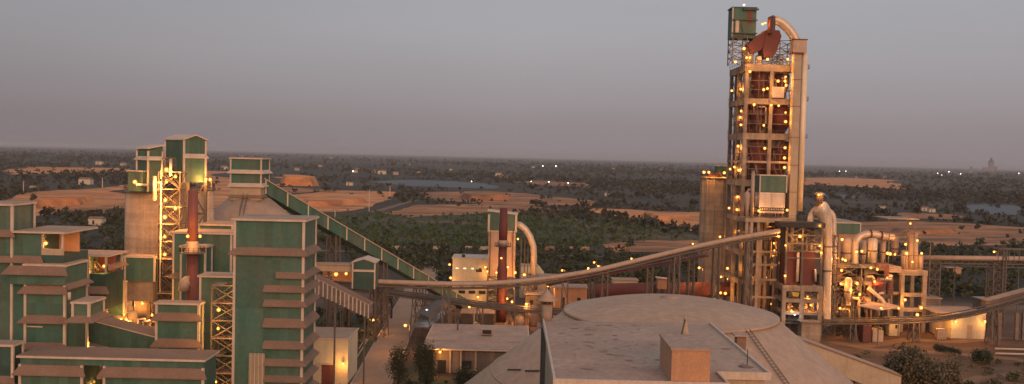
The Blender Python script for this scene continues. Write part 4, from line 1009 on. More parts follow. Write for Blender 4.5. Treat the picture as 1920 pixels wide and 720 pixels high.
for a, c in (((1436, 57), (1440, 88)), ((1462, 60), (1450, 104)), ((1404, 82), (1438, 57))): p, q = P(*a, D-.6), P(*c, D-.6); b.bar(p, q, .25)
b.build('duct_stiffener', None, t)
b = mb('beige'); b.rev(X(1403, 98, D+3), D+3, [(1.6, zT), (2.0, Z(1403, 92, D+3)), (.5, Z(1403, 84, D+3))], 14); b.use('trim').box(X(1420, 112, D), X(1427, 112, D), D-.5, D+2, zT, zT+2.6); b.build('top_vessel', None, t)
# green head house
pg = plan(1373.5, 1365.5, 1418, 40, D+1.5, th=90, wl=7)
pg = [(X(1373.5, 40, D+1.5), D+1.5), (X(1418, 40, D+1.5), D+1.5), (X(1418, 40, D+1.5), D+8), (X(1373.5, 40, D+1.5), D+8)]
zh0, zh1 = Z(1390, 71, D+1), Z(1390, 14, D+1)
MB().use('green').prism(pg, zh0, zh1).build('head_house', None, t)
b = mb('trim'); q = pg[0]; b.box(q[0]-.2, q[0]+.2, q[1]-.2, q[1]+.05, zh0, zh1)
b.build('corner_trim', None, t)
b = mb('green_dark').box(pg[0][0]-.3, pg[1][0]+.2, D+1.2, D+8.3, zh1+.003, zh1+.25)
b.box(X(1394, 15, D+1), pg[1][0]+.5, D+.3, D+1.4, zh1-.8, zh1-.3); b.build('roof', None, t)
b = mb('rust').box(X(1404, 30, D), X(1413, 30, D), D+1.42, D+1.6, Z(1408, 45, D+1), Z(1408, 19, D+1)); b.build('opening', None, t)
b = mb('green_dark'); 
for y in (36, 61): b.box(pg[0][0]-.1, pg[1][0]+.3, D+.6, D+1.5, Z(1390, y+2, D+1), Z(1390, y, D+1))
b.build('hood', None, t)
b = mb('trim').box(X(1380.5, 50, D), X(1387, 50, D), D+1.05, D+1.45, Z(1384, 62, D+1), Z(1384, 37, D+1)); b.build('white_panel', None, t)  # plain pale panel in the trim colour
b = mb('steel').bar(P(1391, 43, D+.9), P(1396, 70, D+.9), .2); b.build('brace', None, t)
lamp(t, 1395, 9, D+3, m='red_lamp', W=0, r=.3, light=False)
# white panel
mb('trim').box(X(1448, 172, D-1), X(1470, 172, D-1), D-1.2, D+1, Z(1459, 183, D-1), Z(1459, 163, D-1)).build('white_cabinet', None, t)
# lamps
tl = [(1395, 91), (1400, 108), (1406, 108), (1439, 111), (1477, 111), (1430, 45), (1435, 43), (1379, 116), (1406, 134), (1473, 144), (1372, 170), (1389, 167), (1432, 168), (1439, 166), (1459, 152), (1472, 152), (1474, 160), (1414, 196), (1446, 197), (1460, 198), (1390, 208), (1388, 220), (1389, 234), (1432, 235), (1473, 211), (1473, 228), (1384, 274), (1434, 278), (1472, 277), (1471, 296), (1377, 313), (1369, 317), (1385, 319), (1471, 314), (1383, 369), (1367, 390), (1382, 393), (1386, 434), (1444, 416), (1397, 453), (1364, 503), (1396, 504), (1451, 456), (1452, 470), (1450, 480), (1459, 493), (1450, 501), (1447, 570), (1456, 566), (1410, 520), (1423, 545), (1405, 560), (1436, 520)]
for i, (px, py) in enumerate(tl):
    if px < 1393 and py > 140: lamp(t, px, py, D+4 if px > 1380 else D+9, W=120, arm=.3, r=.36)
    else: lamp(t, px, py, D-1.3, W=95, arm=.5, r=.36)
for i in range(5):
    zt, zb = lv[i][1] if i < 5 else 0, 0
    plight((xL+1, D+9, lv[i][1]-4), t, 160); plight((xR-1, D+8, lv[i][1]-3), t, 160)  # extra point lights inside the tower, without fixtures
# --- bag house on the tower's front platform
Df = 303.0
t = thing('bag_filter', 'silver louvred bag filter with green top on the front deck of the tall tower', 'filter unit', (X(1448, 400, Df), Df, Z(1448, 409, Df)))
xa, xb = X(1425, 345, Df), X(1475, 345, Df); zp = Z(1448, 409, Df)
MB().use('green').box(xa, xb, Df, Df+6, Z(1448, 360, Df), Z(1448, 330, Df)).build('upper_casing', None, t)
b = mb('trim').box(xa-.3, xb+.3, Df-.3, Df+6.3, Z(1448, 330, Df)+.003, Z(1448, 328, Df))
for x in (xa, xb): b.box(x-.18, x+.18, Df-.15, Df+.1, Z(1448, 361, Df), Z(1448, 330, Df))
b.build('trim', None, t)
xa2, xb2 = X(1424, 380, Df), X(1471, 380, Df)
b = mb('silver').box(xa2, xb2, Df+.2, Df+6, Z(1448, 389, Df), Z(1448, 361, Df)-.01); b.build('casing', None, t)
b = mb('trim')
for i in range(5): z = Z(1448, 364+i*5, Df); b.box(xa2-.05, xb2+.05, Df+.02, Df+.2, z-.25, z)
for k in (0, .5, 1): x = xa2+(xb2-xa2)*k; b.box(x-.12, x+.12, Df-.05, Df+.19, Z(1448, 389, Df), Z(1448, 362, Df))
b.build('louvre', None, t)
b = mb('dark_glass').box(xa2, xb2, Df+.4, Df+5.8, Z(1448, 396, Df), Z(1448, 389, Df)-.003); b.use('trim')
for i in range(11): x = xa2+(xb2-xa2)*(i+.5)/11; b.ball((x, Df+.2, Z(1448, 392.5, Df)), .26, 6)
b.build('valve_row', None, t)
b = mb('pinksteel').box(xa2, xb2, Df+.3, Df+5.9, Z(1448, 400, Df), Z(1448, 396, Df)-.003); b.use('steel')
for x in (xa2+.3, xb2-.3):
    for y in (Df+.6, Df+5.5): b.box(x-.2, x+.2, y-.2, y+.2, zp, Z(1448, 400, Df)-.003)
b.build('base_frame', None, t)
lamp(t, 1476, 394, Df-.5, W=200); lamp(t, 1423, 395, Df-.5, W=160, r=.28)
t = thing('filter_deck', 'concrete deck on posts carrying the louvred bag filter', 'deck', (X(1448, 412, Df), Df, 0))
b = mb('concrete').box(X(1396, 412, Df), X(1490, 412, Df), Df-1.2, D-1.4, Z(1448, 417, Df), zp-.003); b.build('deck', None, t)
for px in (1399, 1421, 1485): x = X(px, 450, Df); mb('concrete').box(x-.45, x+.45, Df-.4, Df+.4, 0, Z(1448, 417, Df)-.003).build('post', None, t)
for y in (470, 494, 522, 555): mb('concrete').box(X(1399, 450, Df), X(1458, 450, Df), Df-.3, Df+.3, Z(1420, y+4, Df), Z(1420, y, Df)).build('beam', None, t)
b = mb('steel'); railing(b, [(X(1396, 412, Df), Df-1.1), (X(1490, 412, Df), Df-1.1)], zp, 1.1, 1.5); b.build('railing', None, t)
t = thing('slim_stack', 'slim grey vent stack left of the louvred bag filter', 'chimney', (X(1411, 400, 302), 302, zp))
x = X(1411, 360, 302); mb('pinksteel').rev(x, 302, [(.62, zp), (.55, Z(1411, 320, 302))], 14).build('pipe', None, t)
mb('steel').rev(x, 302, [(.8, Z(1411, 320, 302)+.003), (.8, Z(1411, 318, 302))], 14).build('rim', None, t)
mb('pinksteel').rev(x+.1, 302.4, [(.6, 0), (.6, zp-.9)], 12).build('lower_pipe', None, t)
t = thing('feed_hopper', 'pale pear shaped hopper left of the slim stack', 'hopper', (X(1401, 390, 303), 303, zp))
x = X(1401, 380, 303); b = mb('pinksteel').rev(x, 303, [(.5, zp), (.55, Z(1401, 392, 303)), (1.15, Z(1401, 374, 303)), (1.15, Z(1401, 364, 303)), (.3, Z(1401, 358, 303))], 16); b.tube([(x, 303, Z(1401, 359, 303)), (x+.4, 303, Z(1401, 355, 303)), (x+1.6, 303, Z(1401, 357, 303))], .4, 8); b.build('vessel', None, t)
# --- ribbed silo behind left
D2 = 346; x0 = X(1350, 440, D2); r = 35/1800*D2
t = thing('ribbed_silo', 'tall dim ribbed concrete silo left of the tall tower', 'silo', (x0, D2+4, 0)); zt = Z(1340, 335, D2)
n = 14; prof = []
b = mb('concrete'); k = 112; vs = []
for z in (0, zt):
    for i in range(k): a = 2*pi*i/k; rr = r*(1-.075*abs(cos(a*n/2))); vs.append((x0+rr*cos(a), D2+4+rr*sin(a), z))
b.add(vs, [(i, (i+1) % k, k+(i+1) % k, k+i) for i in range(k)]+[tuple(range(k, 2*k))], False); b.build('shell', None, t)
mb('concrete').rev(x0, D2+4, [(r+.2, zt+.003), (r+.2, zt+.7)], 40).build('roof_deck', None, t)
b = mb('steel'); railing(b, [(x0+r*cos(a*pi/12), D2+4+r*sin(a*pi/12)) for a in range(25)], zt+.7, 1.1, 2.2); b.build('railing', None, t)
b = mb('red').tube([P(1328, 332, D2), P(1342, 330, D2), P(1350, 326, D2)], 1.1, 10); b.build('duct', None, t)
xa, xb = X(1345, 320, D2+3), X(1366, 320, D2+3); MB().use('green').box(xa, xb, D2+2, D2+8, zt+.7, Z(1355, 312, D2+3)).build('cabin', None, t)
MB().use('trim').box(xa-.3, xb+.3, D2+1.7, D2+8.3, Z(1355, 312, D2+3)+.003, Z(1355, 310, D2+3)).build('cabin_roof', None, t)
lamps(t, D2-2.6, [(1320, 323), (1329, 323), (1358, 324)], W=220); lamps(t, 336, [(1350, 444), (1352, 519), (1363, 523)], W=220)
# ================================================================== RIGHT
# --- black roofed frame
Df = 297; t = thing('black_roof_frame', 'open steel frame with a black flat roof and two dark red panels', 'frame building', (X(1503, 500, Df), Df, 0))
mb('black_roof').box(X(1461, 420, Df), X(1545, 420, Df), Df-1.5, Df+11, Z(1503, 426, Df), Z(1503, 417, Df)).build('roof', None, t)
zr = Z(1503, 426, Df)-.004
b = mb('steel')
xs_ = [X(1473, 500, Df), X(1503, 500, Df), X(1539, 500, Df)]
for x in xs_:
    for y in (Df, Df+9): b.box(x-.3, x+.3, y-.3, y+.3, 0, zr)
for y in (441, 457, 471, 484):
    z = Z(1503, y, Df)
    for yy in (Df, Df+9): b.box(xs_[0], xs_[2], yy-.16, yy+.16, z-.18, z+.18)
for k in range(4): 
    z0_, z1_ = Z(1503, 471-k*15, Df), Z(1503, 456-k*15, Df)
    if k < 3: b.bar((xs_[0], Df+9, z0_), (xs_[1], Df+9, z1_), .18)
b.build('frame', None, t)
for a, c in ((1475.5, 1500), (1507, 1531)):
    b = mb('red').box(X(a, 500, Df), X(c, 500, Df), Df+2, Df+7, Z(1503, 535, Df), Z(1503, 474, Df)); b.build('filter_casing', None, t)
b = mb('silver').tube([(X(1496.5, 500, Df), Df+.3, Z(1497, 528, Df)), (X(1496.5, 500, Df), Df+.3, Z(1497, 474, Df))], .45, 10); b.tube([P(1529, 528, Df+.6), P(1529, 505, Df+.6)], .35, 8); b.build('front_pipe', None, t)
b = mb('concrete')
for a, c in ((536, 546), (560, 567), (585, 590)): b.box(X(1468, 540, Df), X(1538, 540, Df), Df-.5, Df+9, Z(1503, c, Df), Z(1503, a, Df))
for px in (1469, 1503, 1537): x = X(px, 560, Df); b.box(x-.6, x+.6, Df-.7, Df+.5, 0, Z(1503, 536, Df)-.02)
b.build('concrete_base', None, t)
b = mb('yellow').add([P(1484, 547, Df-.3), P(1499, 549, Df-.3), P(1497, 556, Df-.3), P(1487, 556, Df-.3), P(1484, 547, Df+1), P(1499, 549, Df+1), P(1497, 556, Df+1), P(1487, 556, Df+1)], [(0, 1, 2, 3), (7, 6, 5, 4), (0, 4, 5, 1), (1, 5, 6, 2), (2, 6, 7, 3), (3, 7, 4, 0)]); b.build('hoist', None, t)
b = mb('pinksteel')
for px, y0, y1, w in ((1486, 455, 440, .6), (1493, 456, 440, .5), (1521, 471, 455, .5), (1480, 470, 458, .35), (1512, 470, 446, .3), (1478, 585, 570, .5), (1510, 585, 568, .7), (1524, 585, 566, .45)): b.tube([P(px, y0, Df+3), P(px, y1, Df+3)], w, 8)
b.build('vessel', None, t)
lamps(t, Df-.8, [(1500, 443), (1536, 422), (1460, 443), (1473, 460), (1537, 461), (1472, 517), (1540, 474)], W=230); lamps(t, Df+1, [(1485, 575), (1520, 572), (1484, 582), (1514, 556)], W=200, r=.26)
t = thing('pump_plinth', 'square grey concrete plinth under the low conveyor, right of the dome', 'plinth', (X(1520, 630, 290), 290, 0))
b = mb('concrete').box(X(1503, 620, 290), X(1537, 620, 290), 290, 294, 0, Z(1520, 607, 290)); b.build('plinth', None, t)
b = mb('concrete_dark').box(X(1501, 620, 290), X(1539, 620, 290), 289.7, 294.3, Z(1520, 607, 290)+.003, Z(1520, 604, 290)); b.build('cap', None, t)
t2_ = t; b = mb('steel_dark').box(xs_[0]+.5, xs_[2]-.5, 305.5, 305.9, 0, zr); b.build('dark_backing', None, t2_)  # dark sheet added as backing, darkens the view through the frame
b = mb('steel')
for k, (ya, yb) in enumerate(((428, 441), (441, 457), (457, 471), (546, 560), (567, 585))):
    for j in (0, 1):
        x0_, x1_ = xs_[j], xs_[j+1]; b.bar((x0_, 296.9, Z(1503, ya, 297)), (x1_, 296.9, Z(1503, yb, 297)), .16); b.bar((x1_, 296.8, Z(1503, ya, 297)), (x0_, 296.8, Z(1503, yb, 297)), .16)
for x in xs_: b.bar((x, 296.6, 0), (x, 296.6, zr), .2)
b.build('bracing', None, t2_)
# --- big silver pipe
Df = 301
t = thing('silver_stack_pipe', 'big pale silver pipe rising with a bulging bend right of the black roof', 'pipe', (X(1551, 560, Df), Df, 0))
pts = smooth([P(x, y, Df) for x, y in ((1549, 610), (1550, 540), (1552, 480), (1551, 440), (1547, 410), (1541, 394), (1534, 386))], 4)
n = len(pts); mb('silver').tube(pts, [1.35+1.25*max(0, min(1, (i/n-.45)*3)) - (1.0*max(0, (i/n-.88)/.12) if i/n > .88 else 0) for i in range(n)], 18).build('main_pipe', None, t)
mb('silver').tube(smooth([P(x, y, Df+1) for x, y in ((1543, 392), (1554, 396), (1561, 404), (1563, 418), (1562, 440))], 3), .95, 12).build('branch_pipe', None, t)
mb('silver').tube(smooth([P(x, y, Df+2) for x, y in ((1536, 388), (1526, 396), (1520, 406), (1519, 418))], 3), 1.0, 12).build('branch_pipe', None, t)
b = mb('pinksteel').rev(X(1537, 370, Df+1), Df+1, [(1.1, Z(1537, 386, Df)), (1.1, Z(1537, 366, Df)), (1.6, Z(1537, 365, Df)), (1.6, Z(1537, 363, Df)), (.5, Z(1537, 360, Df))], 14); b.build('vent_head', None, t)
b = mb('steel'); z = Z(1537, 379, Df); b.rev(X(1537, 379, Df+1), Df+1, [(2.2, z-.15), (2.2, z)], 12); railing(b, [(X(1537, 379, Df+1)+2.1*cos(a*pi/6), Df+1+2.1*sin(a*pi/6)) for a in range(13)], z, 1.1, 1); b.build('platform', None, t)
b = mb('steel'); 
for y in (462, 507): p = P(1550, y, Df); b.box(p.x-5.2, p.x+4, Df+1.9, Df+2.3, p.z-.12, p.z+.12); b.rev(p.x, Df, [(1.75, p.z-.2), (1.75, p.z+.2)], 14)
lattice(b, X(1541, 520, Df+4), X(1566, 520, Df+4), Df+2.6, Df+6, 0, Z(1550, 440, Df), 8, .26, .15); b.build('support_frame', None, t)
lamp(t, 1535, 365, Df-1, W=160, r=.4)
# --- green roofed hall behind
Dg = 420; xa, xb = X(1560, 430, Dg), X(1613, 430, Dg); z0, z1 = Z(1590, 439, Dg), Z(1590, 419, Dg)
t = thing('green_roofed_hall', 'green walled hall with a pale roof behind the silver pipes', 'building', ((xa+xb)/2, Dg, 0))
MB().use('green').box(xa, xb, Dg, Dg+28, z0, z1).build('wall', None, t)
b = mb('trim').box(xa-.3, xb+.3, Dg-.3, Dg+28.3, z1+.003, z1+.5); b.box(xb-.2, xb+.25, Dg-.2, Dg-.02, z0, z1); b.use('roof').box(xa, xb, Dg, Dg+28, z1+.5, z1+.6); b.build('roof', None, t)
b = mb('orange_wall').box(xa+.3, xb-.3, Dg+.3, Dg+27.7, 0, z0-.003); b.build('lower_wall', None, t)
# --- raw mill pipework cluster
def vessel(px, pt, pb, wpx, D, label, m='pinksteel', cone=True, name='process_vessel', legs=True):
    x = X(px, (pt+pb)/2, D); r = wpx/2/1800*D; z1, z0 = Z(px, pt, D), Z(px, pb, D)
    t = thing(name, label, 'vessel', (x, D, 0 if legs else z0)); hh = z1-z0
    b = mb(m).rev(x, D, [(r*.25, z0), (r, z0+hh*.3), (r, z1-hh*.08), (r*.5, z1)] if cone else [(r, z0), (r, z1-.5), (r*.6, z1)], 18); b.build('shell', None, t)
    b = mb('steel')
    for k in range(4): a = pi/4+k*pi/2; b.bar((x+r*1.05*cos(a), D+r*1.05*sin(a), 0), (x+r*1.05*cos(a), D+r*1.05*sin(a), z0+hh*.4), .25)
    b.rev(x, D, [(r+.12, z0+hh*.45), (r+.12, z0+hh*.5)], 18); b.build('support', None, t)
    return t
vessel(1636, 446, 492, 17, 318, 'ribbed silver cylinder below the arched pipe', m='silver', cone=False)
vessel(1618, 450, 500, 12, 324, 'narrow vessel left of the ribbed silver cylinder', m='silver')
vessel(1655, 448, 495, 11, 324, 'narrow vessel right of the ribbed silver cylinder', m='pinksteel')
vessel(1588, 445, 500, 22, 322, 'pale conical cyclone beside the big silver pipe', m='pinksteel')
vessel(1678, 440, 490, 14, 326, 'vessel behind the canopied concrete frame', m='pinksteel')
vessel(1628, 520, 590, 17, 316, 'dark red upright vessel above the small grey canopy', m='red', cone=False)
vessel(1590, 520, 570, 14, 306, 'dusty cyclone low beside the silver pipe', m='pinksteel')
vessel(1668, 520, 560, 12, 312, 'small dusty cyclone behind the concrete frame legs', m='rust')
vessel(1566, 445, 500, 10, 312, 'thin pale cyclone hugging the big silver pipe', m='silver')
t = thing('arched_pipe', 'thick pale pipe arching over the ribbed silver cylinder', 'pipe', (X(1640, 440, 320), 320, 0))
mb('silver').tube(smooth([P(x, y, 320) for x, y in ((1603, 500), (1603, 466), (1607, 449), (1619, 440), (1640, 439), (1660, 443), (1676, 445))], 4), 1.15, 14).build('pipe', None, t)
for px, py in ((1632, 439), (1652, 441)): p = P(px, py, 320); mb('rust').tube([p-Vector((.25, 0, 0)), p+Vector((.25, 0, 0))], 1.5, 16).build('flange', None, t)
b = mb('steel'); x = X(1603, 500, 320); b.bar((x, 320, 0), (x, 320, Z(1603, 500, 320)), .6); b.build('post', None, t)
# steel platforms with pipes
t = thing('pipe_rack', 'dense lamp lit steel platforms and pipes right of the big silver pipe', 'pipe rack', (X(1605, 560, 308), 308, 0))
b = mb('steel'); lattice(b, X(1563, 540, 308), X(1612, 540, 308), 307, 314, 0, Z(1590, 498, 308), 6, .3, .18); lattice(b, X(1612, 540, 312), X(1655, 540, 312), 311, 318, 0, Z(1630, 500, 312), 5, .3, .18); b.build('frame', None, t)
b = mb('steel')
for y in (500, 528, 556): z = Z(1590, y, 308); b.box(X(1560, y, 308), X(1658, y, 308), 306.5, 318, z-.2, z); railing(b, [(X(1560, y, 308), 306.5), (X(1658, y, 308), 306.5)], z, 1.1, 2)
b.build('platform', None, t)
b = mb('steel_dark').box(X(1562, 540, 319), X(1690, 540, 319), 319, 319.5, 0, Z(1620, 500, 319)); b.build('dark_backing', None, t)  # added dark sheet, so the gaps between the pipes read dark
r8 = random.Random(4)
for i in range(16): px = 1566+r8.random()*95; py = 505+r8.random()*85; p = P(px, py, 309); w_ = .9+r8.random()*1.8; mb(r8.choice(['steel_dark', 'steel_dark', 'rust', 'steel'])).box(p.x-w_, p.x+w_, 309, 312, p.z-w_, p.z+w_).build('equipment_box', None, t)
b = mb('steel')
for i in range(60): px = 1562+r8.random()*98; py = 495+r8.random()*90; d_ = 306+r8.random()*4; v_ = r8.random() < .5; b.bar(P(px, py, d_), P(px+(r8.random()*8-4 if v_ else 10+r8.random()*16), py+(14+r8.random()*26 if v_ else r8.random()*2), d_), .16)
b.build('bracing', None, t)
r6 = random.Random(21); cols = ['silver', 'pinksteel', 'rust', 'beige']
for i in range(26):
    px = 1562+r6.random()*96; py = 500+r6.random()*80; dd_ = 306+r6.random()*9; px2 = px+r6.choice((-1, 1))*(6+r6.random()*18); py2 = py+12+r6.random()*40
    mb(r6.choice(cols)).tube([P(px, py2, dd_), P(px, py+3, dd_), P(px+(2 if px2 > px else -2), py, dd_), P(px2, py, dd_)], .16+r6.random()*.42, 8).build('pipe', None, t)
b = mb('silver').tube(smooth([P(x, y, 305) for x, y in ((1628, 540), (1640, 550), (1652, 560), (1660, 572))], 3), .6, 10); b.build('elbow_pipe', None, t)
for i in range(8):
    px = 1570+r6.random()*80; py = 505+r6.random()*70; p = P(px, py, 307); s = .5+r6.random()*.8
    mb(r6.choice(['orange_wall', 'pinksteel', 'red', 'beige'])).box(p.x-s, p.x+s, 306.6, 308.6, p.z-s*.7, p.z+s*.8).build('equipment_box', None, t)
mb('red_metal').tube([P(1636, 533, 306), P(1655, 533, 306)], .7, 10).build('red_drum', None, t)
lamps(t, 305.4, [(1579, 449, 318), (1606, 472, 316), (1616, 471, 316), (1580, 486), (1585, 488), (1578, 507), (1577, 532), (1607, 531), (1596, 544), (1575, 578), (1645, 505), (1633, 502), (1664, 475), (1678, 477), (1669, 476), (1570, 484), (1612, 552), (1640, 528)], W=240, r=.36)
for px, py in ((1590, 515), (1620, 545), (1645, 520), (1600, 580), (1640, 575)): plight(P(px, py, 305), t, 150)  # extra point lights among the pipes, without fixtures
# --- canopied concrete frame
Df = 316
t = thing('canopied_frame', 'concrete leg frame with equipment deck under a thin grey canopy', 'frame building', (X(1700, 520, Df), Df, 0))
xa, xb = X(1691, 540, Df), X(1733, 540, Df)
b = mb('concrete').box(X(1687, 510, Df), X(1738, 510, Df), Df-.8, Df+12, Z(1712, 516, Df), Z(1712, 507, Df)); b.build('deck', None, t)
for x in (xa, xb, X(1668, 540, Df)):
    for y in (Df, Df+10): mb('concrete').box(x-.6, x+.6, y-.6, y+.6, 0, Z(1712, 516, Df)-.004).build('column', None, t)
for y in (549, 577): b = mb('concrete'); b.box(xa, xb, Df-.4, Df+.4, Z(1712, y+7, Df), Z(1712, y, Df)); b.box(X(1655, y, Df), xa, Df+.2, Df+10, Z(1712, y+4, Df), Z(1712, y, Df)+.01); b.build('beam', None, t)
b = mb('pinksteel').box(X(1655, 505, Df), X(1688, 505, Df), Df-1, Df+12, Z(1670, 510, Df), Z(1670, 500, Df)); b.build('upper_deck', None, t)
zd = Z(1712, 507, Df); zcn = Z(1695, 411, Df)
b = mb('steel')
for px in (1667, 1700, 1714, 1745): x = X(px, 450, Df+2); b.bar((x, Df+2, zd), (x, Df+2, zcn if px < 1720 else zcn-8), .22)
for px in (1667, 1714): x = X(px, 450, Df+9); b.bar((x, Df+9, zd), (x, Df+9, zcn), .22)
for y in (445, 480): z = Z(1700, y, Df); b.bar((X(1667, y, Df+2), Df+2, z), (X(1730, y, Df+2), Df+2, z), .2); b.bar((X(1667, y, Df+9), Df+9, z), (X(1714, y, Df+9), Df+9, z), .2)
railing(b, [(X(1687, 510, Df), Df-.7), (X(1738, 510, Df), Df-.7)], zd, 1.1, 1.6); b.build('upper_frame', None, t)
b = mb('roof').box(X(1662, 410, Df), X(1722, 410, Df), Df-1, Df+12, zcn, zcn+.25); b.build('canopy', None, t)
b = mb('pinksteel')
for px, w, y0, y1 in ((1708, 1.0, 500, 440), (1717, .8, 500, 436), (1696, 1.2, 500, 470), (1726, .9, 500, 478)): b.tube([P(px, y0+5, Df+4), P(px, y1, Df+4)], w, 10)
b.build('vessel', None, t)
lamps(t, Df-1, [(1707, 419), (1698, 458), (1720, 451), (1700, 475), (1728, 475), (1711, 491), (1664, 521), (1697, 562)], W=240)
for px, py in ((1710, 480), (1712, 560)): plight(P(px, py, Df+4), t, 150)  # extra point lights within the frame, without fixtures
# --- small grey canopy
Df = 298; t = thing('grey_canopy', 'low grey pitched canopy on posts above lit machinery', 'canopy', (X(1645, 600, Df), Df, 0))
b = mb('roof'); q = [P(1607, 574, 294), P(1650, 583, 290), P(1688, 575, 303), P(1645, 565, 310)]; vs = q+[p+Vector((0, 0, .25)) for p in q]
b.add(vs, [(3, 2, 1, 0), (4, 5, 6, 7), (0, 1, 5, 4), (1, 2, 6, 5), (2, 3, 7, 6), (3, 0, 4, 7)]); b.build('roof', None, t)
for p in q: mb('steel').bar((p.x*.997, p.y, 0), (p.x*.997, p.y, p.z-.02), .25).build('post', None, t)
b = mb('rust').box(X(1615, 605, 298), X(1630, 605, 298), 296, 300, 0, 5); b.use('beige').box(X(1635, 605, 298), X(1655, 605, 298), 297, 302, 0, 3.5); b.build('machine', None, t)
lamps(t, 293.5, [(1652, 578)], W=300); plight(P(1640, 590, 297), t, 300)  # last point light is extra, under the canopy without a fixture
# --- yellow lit building
Df = 306; xa, xb = X(1784, 600, Df), X(1848, 600, Df); zt = Z(1815, 588, Df)
t = thing('yellow_lit_building', 'pale building glowing yellow between two wall lamps, right of the yard', 'building', ((xa+xb)/2, Df, 0))
MB().use('white_wall').box(xa, xb, Df, Df+13, 0, zt).build('wall', None, t)
b = mb('trim').box(X(1755, 580, Df), xb+.4, Df-.4, Df+13.4, zt+.003, zt+.35); b.use('roof').box(X(1756, 580, Df), xb, Df, Df+13, zt+.35, zt+.42); b.build('roof', None, t)
b = mb('trim').box(X(1811, 620, Df), X(1825, 620, Df), Df-.12, Df+.1, 0, Z(1815, 608, Df)); b.use('beige').box(X(1813, 620, Df), X(1823, 620, Df), Df-.14, Df+.1, .1, Z(1815, 610, Df)); b.build('door', None, t)
mb('trim').box(X(1760, 610, Df+5), xa-.01, Df+5, Df+12, 0, zt).build('side_wall', None, t)
lamps(t, Df-1, [(1792, 603), (1847, 603)], W=330, arm=1.0); lamps(t, Df+1, [(1755, 600)], W=200)
t = thing('white_kiosk', 'small white lit kiosk between the grey canopy and the lattice trestle', 'kiosk', (X(1679, 615, 300), 308, 0))
x0_, x1_ = X(1668, 605, 308), X(1687, 605, 308); MB().use('white_wall').box(x0_, x1_, 308, 312, 0, Z(1680, 598, 308)).build('wall', None, t)
mb('dark_glass').box(X(1679, 603, 308), X(1683, 603, 308), 307.94, 308.1, 2.4, 3.6).build('window', None, t); MB().use('roof').box(x0_-.3, x1_+.3, 307.6, 312.3, Z(1680, 598, 308)+.003, Z(1680, 598, 308)+.2).build('roof', None, t)
plight((x0_+1.5, 305.5, 5), t, 300)  # extra point light in front of the kiosk, without a fixture
t = thing('transformer_unit', 'grey ribbed transformer on feet beside the yellow lit building', 'transformer', (X(1767, 620, 303), 303, 0))
x0_, x1_ = X(1758, 620, 303), X(1776, 620, 303); b = mb('pinksteel').box(x0_, x1_, 303, 305, .6, 3.4); b.build('tank', None, t)
b = mb('trim')
for i in range(6): x = x0_+(x1_-x0_)*(i+.5)/6; b.box(x-.1, x+.1, 302.7, 303, .8, 2.4); b.box(x-.1, x+.1, 303.2, 303.4, 0, .6)
b.build('fin', None, t)
# parked machinery in the yard
def truck(px, py, label, ry=0, col='rust'):
    p = G(px, py); t = thing('truck', label, 'truck', (p.x, p.y, 0))
    mb(col).box(p.x-3.2, p.x+1.4, p.y-1.1, p.y+1.1, .9, 2.6).build('load_bed', None, t)
    b = mb('yellow').prism([(p.x+1.55, p.y-1.05), (p.x+3.3, p.y-1.05), (p.x+3.3, p.y+1.05), (p.x+1.55, p.y+1.05)], .7, 2.7, [2.7, 2.4, 2.4, 2.7]); b.use('dark_glass').box(p.x+1.9, p.x+2.9, p.y-1.07, p.y-.9, 1.7, 2.35); b.build('cab', None, t)
    for dx in (-2.3, -1.2, 2.4):
        for s in (-1, 1): mb('steel_dark').tube([(p.x+dx, p.y+s*1.0, .5), (p.x+dx, p.y+s*1.25, .5)], .5, 12).build('wheel', None, t)
truck(1632, 627, 'dusty tipper truck standing below the grey canopy')
truck(1668, 612, 'tipper truck half hidden beside the white kiosk')
# --- conveyor tube upper right, with trestles
Dr = 330
t = thing('right_tube_conveyor', 'straight pale tube conveyor leaving the canopied frame to the right edge', 'conveyor', (X(1820, 484, Dr), Dr, 0))
A = P(1722, 483, Dr); C = P(1990, 486, Dr); mb('pinksteel').tube([A, C], .85, 12).build('belt_cover', None, t)
b = mb('steel'); n = 24
for s in (0, 1.8): b.bar(A+Vector((0, s, -2)), C+Vector((0, s, -2)), .22)
for i in range(n): p, q = A.lerp(C, i/n), A.lerp(C, (i+1)/n); b.bar(p+Vector((0, 0, -2 if i % 2 else -.6)), q+Vector((0, 0, -.6 if i % 2 else -2)), .14)
b.build('truss', None, t)
for px in (1752, 1872): 
    x = X(px, 500, Dr); b = mb('steel'); lattice(b, x-1.8, x+1.8, Dr-.5, Dr+3, 0, A.z-1, 7, .34, .17); b.build('trestle', None, t)
b = mb('steel'); z1 = Z(1890, 467, Dr); xa, xb = X(1870, 467, Dr), X(1930, 467, Dr)
b.box(xa, xb, Dr-1, Dr-.7, z1-.15, z1+.15); b.box(xa, xb, Dr+2.7, Dr+3, z1-.15, z1+.15); lattice(b, X(1878, 500, Dr), X(1884, 500, Dr), Dr-1, Dr+3, 0, z1, 7, .3, .15)
for i in range(7): x = xa+(xb-xa)*i/6; b.bar((x, Dr-.85, z1), (x, Dr-.85, A.z-1), .16)
b.build('portal_frame', None, t)
b = mb('steel'); xa, xb = X(1768, 498, 345), X(1990, 500, 345); z = Z(1830, 500, 345); b.box(xa, xb, 345, 345.3, z-.2, z+.1); b.box(xa, xb, 346.6, 346.9, z-.2, z+.1)
for px in (1790, 1850, 1910): x = X(px, 520, 345); b.bar((x, 345.2, 0), (x, 345.2, z), .3)
b.build('pipe_bridge', None, t)
